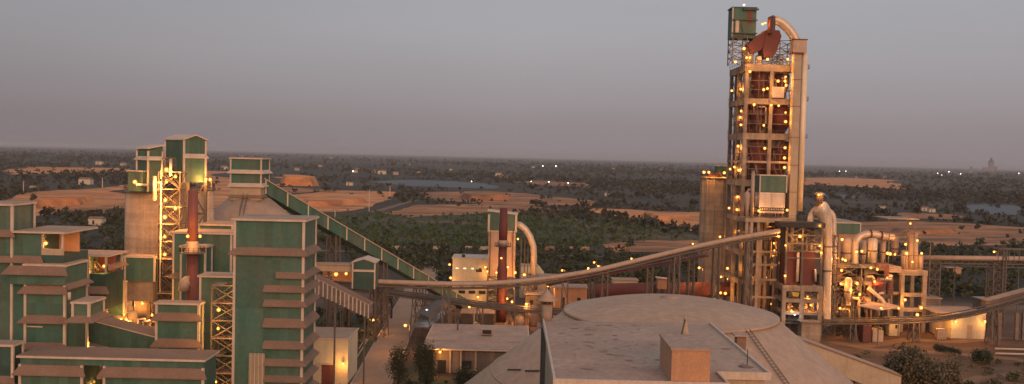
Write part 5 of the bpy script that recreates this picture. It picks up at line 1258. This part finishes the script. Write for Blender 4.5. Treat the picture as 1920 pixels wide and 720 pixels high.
# brown roofed inclined gallery at right edge over the low conveyor
t = thing('edge_gallery', 'dusty sloping gallery roof above the low conveyor at the right edge', 'conveyor gallery', (X(1890, 570, 305), 305, 0))
slope_gallery(t, P(1852, 566, 306), P(1995, 528, 304), 1.6, 4, wall='concrete_dark', roofm='roof', edge='hood')
for px in (1876, 1908, 1921): x = X(px, 600, 306); mb('concrete_dark').box(x-.5, x+.5, 306, 307, 0, Z(px, 575, 306)-2).build('column', None, t)
shed(1776, 1802, 503, 519, 8, 'tiny pink store behind the right hand tube conveyor', 'orange_wall')
shed(1735, 1763, 560, 592, 9, 'brown machine house left of the yellow lit building', 'concrete_dark', D=325)
shed(1690, 1735, 600, 622, 6, 'low dark open store behind the lattice trestle', 'rust', D=322)
shed(1848, 1872, 565, 590, 10, 'dark storehouse behind the low conveyor at right', 'concrete_dark', D=350)
# ================================================================== GROUND AND COUNTRY
def sheet(name, poly, z, m, kind='structure', label=None, jag=0.0, seed=1):
    rr = random.Random(seed); pts = [tuple(p) for p in poly]
    if jag:
        for it in range(4):
            out = []
            for i in range(len(pts)):
                a, c = pts[i], pts[(i+1) % len(pts)]; dx, dy = c[0]-a[0], c[1]-a[1]; k = jag*(rr.random()-.5)
                out += [a, ((a[0]+c[0])/2-dy*k*.5, (a[1]+c[1])/2+dx*k)]
            pts = out
    from mathutils.geometry import tessellate_polygon
    tri = tessellate_polygon([[Vector((x, y, 0)) for x, y in pts]])
    me = bpy.data.meshes.new(name); me.from_pydata([(x, y, z) for x, y in pts], [], [f for f in tri]); me.materials.append(M[m])
    for p in me.polygons:
        if p.normal.z < 0: p.flip()
    me.update(); o = bpy.data.objects.new(name, me); COL.objects.link(o); struct(o, kind)
    if label: o['label'] = label
    return o
sheet('ground', [(-30000, -900), (30000, -900), (30000, 42000), (-30000, 42000)], -.3, 'terrain')
yard = [(-300, 60), (330, 60), (330, 372), (150, 395), (40, 400), (-60, 392), (-300, 380)]
sheet('plant_yard', yard, -.15, 'yard', jag=.08)
def gp(l): return [tuple(G(x, y)[:2]) for x, y in l]
clear = []
def clearing(l, m, k, z=None):
    q = gp(l); clear.append(q); sheet('clearing', q, -.1+.012*k, m, jag=.22, seed=k)
clearing([(10, 318), (60, 313), (230, 315), (240, 322), (140, 325), (20, 327)], 'quarry', 1)
clearing([(28, 368), (70, 359), (150, 355), (250, 344), (250, 382), (150, 394), (60, 406), (20, 410), (-30, 400)], 'quarry', 2)
clearing([(375, 320), (432, 321), (440, 390), (370, 392)], 'quarry', 3)
clearing([(508, 331), (585, 332), (602, 349), (520, 348)], 'quarry', 4)
clearing([(500, 372), (560, 364), (640, 357), (735, 359), (745, 366), (700, 384), (640, 397), (600, 398), (500, 395)], 'quarry', 5)
clearing([(790, 361), (900, 358), (980, 362), (1118, 377), (1115, 388), (1040, 386), (960, 386), (860, 378), (800, 372)], 'quarry_rough', 6)
clearing([(715, 399), (780, 384), (900, 382), (1000, 386), (1090, 396), (1000, 399), (900, 401), (770, 408)], 'quarry_rough', 7)
clearing([(1085, 390), (1140, 391), (1230, 396), (1330, 398), (1330, 440), (1270, 428), (1180, 408), (1120, 399)], 'quarry', 8)
clearing([(1490, 333), (1580, 333), (1690, 338), (1712, 350), (1660, 355), (1580, 348), (1490, 346)], 'quarry', 9)
clearing([(1500, 425), (1620, 416), (1700, 414), (1800, 418), (1940, 428), (1940, 455), (1780, 462), (1600, 455)], 'quarry_rough', 10)
clearing([(1130, 458), (1200, 451), (1310, 450), (1310, 470), (1150, 475)], 'quarry_rough', 11)
clearing([(960, 341), (1010, 339), (1105, 344), (1100, 350), (1000, 347)], 'quarry_rough', 12)
clearing([(130, 392), (235, 380), (240, 396), (140, 404)], 'quarry_rough', 13)
clearing([(1690, 398), (1800, 403), (1800, 412), (1700, 409)], 'quarry_rough', 14)
clearing([(480, 350), (560, 352), (640, 356), (560, 362), (480, 360)], 'quarry_rough', 15)
green1 = gp([(560, 418), (700, 398), (900, 402), (1090, 400), (1180, 410), (1290, 432), (1310, 455), (1150, 462), (900, 465), (700, 462), (600, 450)])
sheet('scrub_field', green1, -.14, 'scrub_ground', jag=.2, seed=5)
w1 = gp([(690, 341), (770, 337), (850, 340), (905, 344), (935, 349), (925, 354), (860, 352), (770, 349)]); w2 = gp([(1806, 386), (1850, 382), (1905, 386), (1925, 392), (1905, 403), (1850, 402), (1815, 397)])
w3 = gp([(1535, 366), (1570, 364), (1620, 368), (1600, 372), (1545, 371)])
for q, s in ((w1, 2), (w2, 3), (w3, 4)): clear.append(q); sheet('pond', q, .12, 'water', jag=.12, seed=s)
# raised quarry banks: low terraces with real height
def bank(l, h, m, k):
    q = gp(l); q2 = [(x, y) for x, y in q]; c = (sum(x for x, y in q)/len(q), sum(y for x, y in q)/len(q))
    inn = [(c[0]+(x-c[0])*.82, c[1]+(y-c[1])*.82) for x, y in q]; b = mb(m); n = len(q)
    b.add([(x, y, -.2) for x, y in q]+[(x, y, h) for x, y in inn], [(i, (i+1) % n, n+(i+1) % n, n+i) for i in range(n)]+[tuple(range(n, 2*n))]); o = b.build('spoil_bank'); struct(o); return o
bank([(525, 341), (560, 342), (598, 347), (585, 349), (530, 348)], 14, 'quarry', 1)
bank([(60, 380), (150, 374), (180, 378), (150, 384), (60, 390)], 6, 'quarry', 2)
bank([(560, 380), (640, 376), (690, 378), (640, 386), (570, 388)], 5, 'quarry', 3)
bank([(860, 370), (940, 371), (960, 375), (880, 376)], 6, 'quarry_rough', 4)
bank([(1200, 404), (1290, 406), (1300, 414), (1230, 414)], 4, 'quarry', 5)
bank([(1660, 432), (1760, 430), (1800, 436), (1700, 441)], 3, 'quarry_rough', 6)
# roads
def strip(name, l, w, z, m):
    pts = [Vector((x, y, 0)) for x, y in l]; L = []; R = []
    for i, p in enumerate(pts):
        d = (pts[min(i+1, len(pts)-1)]-pts[max(i-1, 0)]).normalized(); s = Vector((d.y, -d.x, 0))*w/2; L.append((p-s)); R.append((p+s))
    me = bpy.data.meshes.new(name); n = len(pts); me.from_pydata([(p.x, p.y, z) for p in L+R], [], [(n+i, n+i+1, i+1, i) for i in range(n-1)]); me.materials.append(M[m]); me.update()
    for p in me.polygons:
        if p.normal.z < 0: p.flip()
    o = bpy.data.objects.new(name, me); COL.objects.link(o); return struct(o)
a = G(697, 718); c = G(766, 575); d = (c-a); rl = [tuple((a-d*.6)[:2]), tuple(a[:2]), tuple(c[:2]), tuple((c+d*.5)[:2]), tuple((c+d*1.1+Vector((3, 0, 0)))[:2])]
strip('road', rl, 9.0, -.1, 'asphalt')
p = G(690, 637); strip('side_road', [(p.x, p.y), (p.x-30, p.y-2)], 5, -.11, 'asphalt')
dn = d.normalized(); sn = Vector((dn.y, -dn.x, 0))
for s, gap in ((-1, True), (1, False)):
    b = mb('kerbstone'); q0 = a-d*.5+sn*s*4.7; q1 = c+d*.45+sn*s*4.7
    if gap:
        m0 = p.y-3.4; k0 = (m0-q0.y)/(q1.y-q0.y); k1 = (m0+7-q0.y)/(q1.y-q0.y)
        b.bar(q0, q0.lerp(q1, k0), .5, .24); b.bar(q0.lerp(q1, k1), q1, .5, .24)
    else: b.bar(q0, q1, .5, .24)
    struct(b.build('kerb'))
b = mb('kerbstone'); q0 = a-d*.5-sn*7.4; q1 = c+d*.3-sn*7.0; m0 = p.y-4; k0 = (m0-q0.y)/(q1.y-q0.y); k1 = (m0+8-q0.y)/(q1.y-q0.y)
for o_ in (0, .9): b.bar(q0-sn*o_, q0.lerp(q1, k0)-sn*o_, .22, .5); b.bar(q0.lerp(q1, k1)-sn*o_, q1-sn*o_, .22, .5)
struct(b.build('drain_channel'))
for l, w in ((gp([(1560, 640), (1640, 655), (1760, 660), (1900, 672), (1990, 690)]), 4.5), (gp([(1620, 648), (1700, 636), (1790, 640), (1880, 632), (1960, 640)]), 5), (gp([(1790, 720), (1840, 706), (1900, 700), (1990, 716)]), 3.5)): strip('dirt_track', l, w, -.12, 'path')
# far dusty tracks
for l, w in ((gp([(1130, 395), (1180, 402), (1240, 416), (1330, 440)]), 9), (gp([(600, 470), (760, 474), (1000, 478), (1310, 484)]), 7), (gp([(700, 398), (760, 380), (840, 364)]), 8)): strip('dirt_track', l, w, -.02, 'path')
# boundary wall in broken lengths
for i, (x0, x1, lab) in enumerate(((726, 762, 'pale wall length left of the wall post group'), (810, 842, 'pale wall length left of the filter tower'), (872, 918, 'pale wall length touching the filter tower'), (1010, 1058, 'pink wall length right of the silver duct bend'), (1068, 1104, 'pink wall length, second right of the silver duct'), (1138, 1172, 'pink wall length, third right of the silver duct'))):
    y = 466.5+(x0-726)*.004; q0 = G(x0, y); q1 = G(x1, y); t = thing('boundary_wall', lab, 'wall', (q0.x, q0.y, 0), 'broken boundary wall beyond the plant')
    b = mb('trim' if i < 3 else 'orange_wall').box(q0.x, q1.x, q0.y, q0.y+.5, -.2, 1.5); b.use('trim').box(q0.x-.1, q1.x+.1, q0.y-.1, q0.y+.6, 1.502, 1.8); b.build('wall', None, t)
# pipes lying lower right
for k, y in enumerate((656, 665)): q0, q1 = G(1866, y), G(1990, y+3); tag(mb('trim').tube([q0+Vector((0, 0, .35)), q1+Vector((0, 0, .35))], .3, 8).build('ground_pipe'), ('upper' if k == 0 else 'lower')+' of two pale pipes lying on the ground at lower right', 'pipe')
# ------------------------------------------------------------------ foliage
def inpoly(px, py, poly):
    poly = np.array(poly); x, y = poly[:, 0], poly[:, 1]; ins = np.zeros(len(px), bool); j = len(x)-1
    for i in range(len(x)):
        c = ((y[i] > py) != (y[j] > py)) & (px < (x[j]-x[i])*(py-y[i])/(y[j]-y[i]+1e-9)+x[i]); ins ^= c; j = i
    return ins
def leaf_mesh(name, C, R, Hh, ntri, size, m, g=None):
    """C base points (n,3), R radii, Hh heights; ntri leaf clumps per crown as free quads through the crown's volume"""
    g = g or rng; n = len(C); k = ntri; N = n*k
    u = g.normal(size=(n, k, 3)); u /= np.linalg.norm(u, axis=2, keepdims=True); rad = g.random((n, k, 1))**.4
    lump = 1+.35*np.sin(u[..., 0:1]*3+g.random((n, 1, 1))*6)*np.cos(u[..., 1:2]*4+g.random((n, 1, 1))*6)
    pos = u*rad*lump; ctr = np.empty((n, k, 3)); ctr[..., 0] = C[:, None, 0]+pos[..., 0]*R[:, None]; ctr[..., 1] = C[:, None, 1]+pos[..., 1]*R[:, None]
    ctr[..., 2] = C[:, None, 2]+Hh[:, None]*(.56+.46*pos[..., 2]); ctr = ctr.reshape(N, 3)
    s = (size*R)[:, None]*(.6+.8*g.random((n, k))); s = s.reshape(N, 1)
    a = g.normal(size=(N, 3)); a /= np.linalg.norm(a, axis=1, keepdims=True); b_ = g.normal(size=(N, 3)); b_ -= a*(a*b_).sum(1, keepdims=True); b_ /= np.linalg.norm(b_, axis=1, keepdims=True)
    V = np.stack([ctr-a*s, ctr-b_*s*.6, ctr+a*s, ctr+b_*s*.6], 1).reshape(-1, 3)
    me = bpy.data.meshes.new(name); me.vertices.add(len(V)); me.vertices.foreach_set('co', V.astype(np.float32).ravel())
    me.loops.add(N*4); me.loops.foreach_set('vertex_index', np.arange(N*4, dtype=np.int32)); me.polygons.add(N); me.polygons.foreach_set('loop_start', np.arange(0, N*4, 4, dtype=np.int32)); me.polygons.foreach_set('loop_total', np.full(N, 4, np.int32))
    me.materials.append(M[m]); me.update(calc_edges=True); o = bpy.data.objects.new(name, me); COL.objects.link(o); return o
def scatter(name, n, ymin, ymax, rmin, rmax, ntri, size, m, avoid=True, only=None, hk=1.0, power=1.0, thresh=.0, fs=.006):
    th = (rng.random(n)-.5)*1.16; y = ymin*(ymax/ymin)**rng.random(n) if power == 1 else ymin+(ymax-ymin)*rng.random(n); x = y*np.tan(th)
    keep = np.ones(n, bool)
    if avoid:
        for q in clear: keep &= ~(inpoly(x, y, q) & (rng.random(n) > .045))
        keep &= ~inpoly(x, y, yard)
    if only is not None: keep &= inpoly(x, y, only)
    # patchiness
    v = np.sin(x*fs+1.3*np.sin(y*fs*.6+1))+np.sin(y*fs*.8+2*np.sin(x*fs*.7))+.7*np.sin(x*fs*3.1+y*fs*2.3)
    keep &= (v+rng.normal(size=n)*.8) > thresh
    x, y = x[keep], y[keep]; n = len(x); R = rmin+(rmax-rmin)*rng.random(n)**2; C = np.stack([x, y, np.full(n, -.3)], 1)
    o = leaf_mesh(name, C, R, R*(1.3+.6*rng.random(n))*hk, ntri, size, m); return struct(o, 'stuff')
clear.append(green1); scatter('scrub', 6000, 400, 800, .9, 3.6, 24, .42, 'leaf', thresh=-.6, fs=.02); clear.pop()
scatter('scrub', 16000, 500, 1150, .7, 2.2, 12, .55, 'leaf_green', avoid=True, only=green1, thresh=-1.2, fs=.03)
scatter('scrub', 9000, 700, 2200, 1.8, 5.0, 12, .55, 'leaf_far', thresh=.2, fs=.009)
scatter('woodland', 9000, 1500, 4500, 3, 7, 9, .6, 'leaf_far', thresh=.0, fs=.004)
scatter('woodland', 7000, 3500, 14000, 5, 12, 7, .65, 'leaf_far', thresh=-.2, fs=.0018)
scatter('dry_scrub', 2600, 410, 1500, .6, 2.0, 10, .5, 'leaf_dry', thresh=-.6, fs=.02)
# low weeds in the near yard, right and left of the dome
def near_scrub(n, box, rmin, rmax, m, ntri=30):
    x = box[0]+(box[1]-box[0])*rng.random(n); y = box[2]+(box[3]-box[2])*rng.random(n); R = rmin+(rmax-rmin)*rng.random(n)**2
    return struct(leaf_mesh('weeds', np.stack([x, y, np.full(n, -.2)], 1), R, R*1.2, ntri, .3, m), 'stuff')
near_scrub(200, (88, 180, 215, 275), .3, 1.5, 'leaf_dry', 26); near_scrub(60, (85, 165, 215, 270), .5, 1.9, 'leaf', 40)
vg = [(-75, 236), (-40.5, 233), (-38.5, 262), (-36.8, 290), (-35, 330), (-75, 335)]
sheet('verge', vg, -.135, 'scrub_ground', jag=.06, seed=9); sheet('verge', [(-26.5, 222), (-10, 222), (-6, 236), (-22, 238), (-24, 262)], -.134, 'scrub_ground', jag=.06, seed=4)
near_scrub(260, (-72, -42, 238, 330), .4, 1.9, 'leaf', 34); near_scrub(70, (-48, -42, 235, 330), .3, 1.3, 'leaf_dry', 26); near_scrub(50, (-72, -44, 250, 340), .4, 1.6, 'leaf', 40)
near_scrub(40, (-24, -12, 200, 232), .5, 1.8, 'leaf', 50)
def tree(px, pyt, D, wpx, label, m='leaf', k=420, name='tree', trunk=True, tall=None, group=None, z0=-.15, size=.13, low=False):
    p = P(px, pyt, D); h = p.z-z0; R = wpx/2/1800*D; g = np.random.default_rng(int(px*7+pyt))
    t = thing(name, label, 'tree' if name != 'bush' else 'bush', (p.x, D, z0), group)
    nl = 9; cs = []; 
    for i in range(nl): a = g.random()*6.28; rr = R*.62*math.sqrt(g.random()); cs.append((p.x+rr*cos(a), D+rr*sin(a), z0+h*((.02+.56*i/nl) if low else (.18+.42*g.random())) if trunk else z0+h*.1*g.random()))
    C = np.array(cs); RR = R*(.34+.24*g.random(nl)); HH = np.full(nl, h*.52)*(.7+.35*g.random(nl))
    HH = np.minimum(HH, (h+z0-C[:, 2])/1.0)
    o = leaf_mesh('crown', C-np.array([p.x, D, z0]), RR, HH, k//nl+1, size*1.9, m, g); o.parent = t
    if trunk:
        b = mb('bark'); b.tube([(p.x, D, z0), (p.x+.1, D, z0+h*.25), (p.x, D, z0+h*.5)], [h*.03, h*.022, h*.012], 8)
        for i in range(6): a = i*1.05; b.tube([(p.x, D, z0+h*(.2+.04*i)), (p.x+R*.5*cos(a), D+R*.5*sin(a), z0+h*(.42+.05*i))], [h*.012, h*.004], 6)
        b.build('trunk', None, t)
    return t
tree(748, 642, 226, 62, 'sparse dark tree beside the road, left of the slim tall one', k=2600, size=.055, low=True)
tree(800, 628, 221, 50, 'slim tall dark tree standing before the workshop wall', k=6000, size=.065, low=True)
tree(872, 683, 207, 70, 'dark bushy tree at the foot of the workshop wall', k=4000, size=.06)
tree(1708, 648, 205, 124, 'large dusty green tree in the bottom right corner, left of the pair', m='leaf_dry', k=11000, size=.05)
tree(1770, 660, 207, 104, 'large dusty green tree right of the other big one', m='leaf_dry', k=9000, size=.05)
tree(1676, 676, 204, 50, 'smaller dark tree leaning left of the big dusty pair', m='leaf', k=4000, size=.06)
tree(1850, 636, 268, 54, 'dark round bush below the yellow lit building', m='leaf', k=2600, size=.07, name='bush', trunk=False)
tree(1765, 636, 285, 34, 'small dark bush left of the round one', m='leaf', k=1500, size=.07, name='bush', trunk=False)
tree(1790, 640, 280, 26, 'little bush between two larger ones near the lit building', m='leaf', k=400, name='bush', trunk=False)
tree(664, 640, 262, 22, 'small dark bush by the white gatehouse', k=400, name='bush', trunk=False)
tree(705, 498, 330, 26, 'pale grey tree behind the inclined gallery foot', m='leaf_dry', k=500); tree(735, 520, 320, 28, 'dark tree just left of the road beyond the conveyors', k=500)
for i, (px, py, w, D) in enumerate(((1038, 378, 16, 880), (1062, 378, 12, 900), (1118, 372, 18, 940), (1152, 402, 12, 760), (1256, 414, 16, 700), (1005, 362, 26, 1000), (686, 340, 18, 1500), (145, 315, 22, 1900), (185, 384, 18, 900), (212, 384, 20, 880), (165, 388, 16, 870), (612, 340, 20, 1350), (1600, 376, 30, 1000), (1560, 372, 26, 1020), (1655, 376, 30, 980), (1380, 380, 10, 900), (1720, 375, 28, 950), (1800, 368, 30, 980), (1860, 362, 24, 1100), (1240, 352, 24, 1200), (1200, 348, 24, 1250), (1300, 362, 26, 1100))):
    g0 = G(px, py+w*.9); tree(px, py, g0.y, w, 'dark round tree standing alone on the plain beyond the plant', m='leaf_far', k=150, trunk=False, group='lone trees on the plain', z0=-.3, size=.22)
# ------------------------------------------------------------------ distant houses and lights
r7 = random.Random(5)
hs = [(400, 302, 7), (452, 293, 6), (420, 316, 12), (556, 318, 9), (620, 296, 6), (670, 318, 8), (665, 322, 10), (703, 322, 12), (716, 325, 14), (742, 326, 10), (786, 324, 8), (828, 328, 9), (845, 318, 6), (935, 329, 12), (942, 331, 10), (955, 333, 9), (958, 308, 6), (1000, 313, 6), (1018, 311, 5), (1043, 312, 5), (185, 307, 12), (230, 309, 10), (158, 344, 22), (60, 352, 10), (1655, 391, 12), (1735, 394, 14), (1748, 396, 12), (1606, 332, 5), (1660, 332, 6), (145, 291, 5), (1820, 322, 5), (770, 309, 6), (890, 305, 6), (1150, 316, 5), (1240, 318, 6), (600, 311, 7), (178, 420, 26), (655, 346, 12), (1140, 366, 12)]
for i, (px, py, w) in enumerate(hs):
    g0 = G(px, py+1.5); wd = w/1800*g0.y; hh = max(3, wd*.42)
    t = thing('farmhouse', {22: 'long pale shed alone in the dark trees far left', 26: 'pale cream hut among bushes left of the round silo'}.get(w, 'small pale house far out on the dim plain'), 'house', (g0.x, g0.y, -.3), None if w in (22, 26) else 'pale houses far out on the plain')
    x0, x1, y0, y1 = g0.x-wd/2, g0.x+wd/2, g0.y, g0.y+wd*.7
    MB().use('white_wall' if w > 11 else 'beige').box(x0, x1, y0, y1, -.3, hh).build('wall', None, t)
    b = mb('hood'); ym = (y0+y1)/2; vs = [(x0-.3, y0-.3, hh), (x1+.3, y0-.3, hh), (x1+.3, y1+.3, hh), (x0-.3, y1+.3, hh), (x0-.3, ym, hh+wd*.16), (x1+.3, ym, hh+wd*.16)]
    b.add(vs, [(0, 1, 5, 4), (2, 3, 4, 5), (1, 2, 5), (3, 0, 4), (3, 2, 1, 0)]); b.build('roof', None, t)
    if w > 10: mb('dark_glass').box(x0+wd*.3, x0+wd*.45, y0-.05, y0+.1, .2, hh*.75).build('door', None, t)
for px, py in ((1574, 321), (1586, 321), (1758, 325), (1779, 322), (1801, 326), (1766, 328), (1910, 325), (662, 321), (996, 340), (1029, 341), (1065, 343), (884, 340), (1018, 311), (1042, 311)):
    g0 = G(px, py+2.5); s = g0.y/1800; z = P(px, py, g0.y).z; t = thing('field_light', 'bright white light on a mast far out on the plain', 'light mast', (g0.x, g0.y, -.3), 'white lights far out on the plain')
    mb('steel').bar((g0.x, g0.y, -.3), (g0.x, g0.y, z), .3).build('mast', None, t); mb('far_lamp').ball((g0.x, g0.y-.5, z), .55*s, 6).build('lamp', None, t)
# power poles
for px, py, pb, lab in ((44, 340, 362, 'slim concrete pole standing far left among dark trees'), (192, 333, 352, 'slim concrete pole left of the round silo top'), (692, 356, 396, 'thin pole at the right edge of the sandy quarry'), (628, 392, 410, 'thin pole rising behind the inclined gallery'), (731, 348, 370, 'thin pole beyond the sandy quarry'), (888, 585, 640, 'grey pole at the back edge of the workshop roof')):
    g0 = G(px, pb); z = P(px, py, g0.y).z; t = thing('power_pole', lab, 'pole', (g0.x, g0.y, -.3)); w = .22*g0.y/400+.12
    mb('trim').bar((g0.x, g0.y, -.3), (g0.x, g0.y, z), w).build('pole', None, t); mb('steel').bar((g0.x-w*5, g0.y-w*.6, z*.93), (g0.x+w*5, g0.y-w*.6, z*.93), w*.5).build('crossarm', None, t)
# distant cement works on the horizon at right
Dk = 15000; t = thing('distant_works', 'hazy silhouette of another plant with a tall tower on the right horizon', 'factory', (X(1860, 320, Dk), Dk, -.3))
for (px, w, top, nm) in ((1859, 9, 301, 'tower'), (1822, 4, 312, 'silo'), (1850, 12, 314, 'hall'), (1868, 4, 312, 'stack'), (1832, 8, 316, 'hall')):
    x = X(px, 318, Dk); hw = w/2/1800*Dk; b = mb('concrete_dark').box(x-hw, x+hw, Dk, Dk+30, -.3, Z(px, top, Dk))
    if nm == 'tower': b.box(x-hw*.4, x+hw*.3, Dk+5, Dk+20, Z(px, top, Dk), Z(px, top-5, Dk))
    b.build(nm, None, t)
# ------------------------------------------------------------------ haze, sky, light
zt = 112
b = MB(); hz = bpy.data.materials.new('haze'); hz.use_nodes = True; n_ = hz.node_tree; n_.nodes.clear(); out = n_.nodes.new('ShaderNodeOutputMaterial'); pv = n_.nodes.new('ShaderNodeVolumePrincipled')
pv.inputs['Color'].default_value = (.78, .80, .86, 1); pv.inputs['Density'].default_value = HAZE; pv.inputs['Anisotropy'].default_value = 0.0
n_.links.new(pv.outputs['Volume'], out.inputs['Volume']); M['haze'] = hz
mb('haze').box(-31000, 31000, -950, 43000, -1.3, zt).build('haze', None)['kind'] = 'stuff'
w = bpy.data.worlds.new('World'); S.world = w; w.use_nodes = True; nt_ = w.node_tree; bg = nt_.nodes['Background']
sky = nt_.nodes.new('ShaderNodeTexSky'); sky.sky_type = 'NISHITA'; sky.sun_disc = False
SUN_EL, SUN_AZ = radians(14), radians(163)   # azimuth clockwise from +Y
sky.sun_elevation = SUN_EL; sky.sun_rotation = SUN_AZ; sky.dust_density = 4; sky.air_density = 1.2
hs_ = nt_.nodes.new('ShaderNodeHueSaturation'); hs_.inputs['Saturation'].default_value = .35; hs_.inputs['Value'].default_value = 1
nt_.links.new(sky.outputs[0], hs_.inputs['Color'])
tc = nt_.nodes.new('ShaderNodeTexCoord'); sp_ = nt_.nodes.new('ShaderNodeSeparateXYZ'); nt_.links.new(tc.outputs['Generated'], sp_.inputs[0])
rp = nt_.nodes.new('ShaderNodeValToRGB'); e = rp.color_ramp.elements
STOPS = [(0.0, (2.15, 1.75, 1.85)), (.03, (2.15, 1.82, 1.92)), (.12, (2.6, 2.5, 2.65)), (.25, (2.8, 2.95, 3.25)), (1.0, (2.8, 2.9, 3.25))]
while len(e) < len(STOPS): e.new(.5)
for k, (pz, c_) in enumerate(STOPS): e[k].position = pz; e[k].color = (*[x/4 for x in c_], 1)
nt_.links.new(sp_.outputs['Z'], rp.inputs['Fac'])
sc_ = nt_.nodes.new('ShaderNodeVectorMath'); sc_.operation = 'SCALE'; sc_.inputs['Scale'].default_value = 4; nt_.links.new(rp.outputs['Color'], sc_.inputs[0])
mx = nt_.nodes.new('ShaderNodeMix'); mx.data_type = 'RGBA'; mx.inputs[0].default_value = .9; nt_.links.new(hs_.outputs[0], mx.inputs[6]); nt_.links.new(sc_.outputs[0], mx.inputs[7])
mp_ = nt_.nodes.new('ShaderNodeMapping'); mp_.inputs['Scale'].default_value = (1.2, 1.2, 7); nt_.links.new(tc.outputs['Generated'], mp_.inputs['Vector'])
nz = nt_.nodes.new('ShaderNodeTexNoise'); nz.inputs['Scale'].default_value = 1.6; nz.inputs['Detail'].default_value = 5; nt_.links.new(mp_.outputs[0], nz.inputs['Vector'])
mr = nt_.nodes.new('ShaderNodeMapRange'); mr.inputs[1].default_value = .3; mr.inputs[2].default_value = .7; mr.inputs[3].default_value = .965; mr.inputs[4].default_value = 1.035; nt_.links.new(nz.outputs['Fac'], mr.inputs[0])
mr2 = nt_.nodes.new('ShaderNodeMapRange'); mr2.inputs[1].default_value = -.55; mr2.inputs[2].default_value = 0; mr2.inputs[3].default_value = .78; mr2.inputs[4].default_value = 1.0; nt_.links.new(sp_.outputs['X'], mr2.inputs[0])
mm = nt_.nodes.new('ShaderNodeMath'); mm.operation = 'MULTIPLY'; nt_.links.new(mr.outputs[0], mm.inputs[0]); nt_.links.new(mr2.outputs[0], mm.inputs[1])
s2_ = nt_.nodes.new('ShaderNodeVectorMath'); s2_.operation = 'SCALE'; nt_.links.new(mx.outputs[2], s2_.inputs[0]); nt_.links.new(mm.outputs[0], s2_.inputs['Scale'])
nt_.links.new(s2_.outputs[0], bg.inputs['Color']); bg.inputs['Strength'].default_value = .1
sl = bpy.data.lights.new('sun', 'SUN'); sl.energy = SUNE; sl.angle = radians(35); sl.color = (1, .46, .19)
so = bpy.data.objects.new('sun', sl); COL.objects.link(so)
dirv = Vector((sin(SUN_AZ)*cos(SUN_EL), cos(SUN_AZ)*cos(SUN_EL), sin(SUN_EL))); so.rotation_euler = dirv.to_track_quat('Z', 'Y').to_euler(); so.location = (0, -200, 200)
S.view_settings.view_transform = 'Standard'; S.view_settings.look = 'None'; S.view_settings.exposure = EXPO; S.view_settings.gamma = 1; S.view_settings.use_curve_mapping = False
S.cycles.use_denoising = True; S.cycles.use_light_tree = True; S.cycles.max_bounces = 4; S.cycles.diffuse_bounces = 2; S.cycles.glossy_bounces = 2; S.cycles.volume_bounces = 0; S.cycles.sample_clamp_indirect = 4
S.cycles.use_adaptive_sampling = True
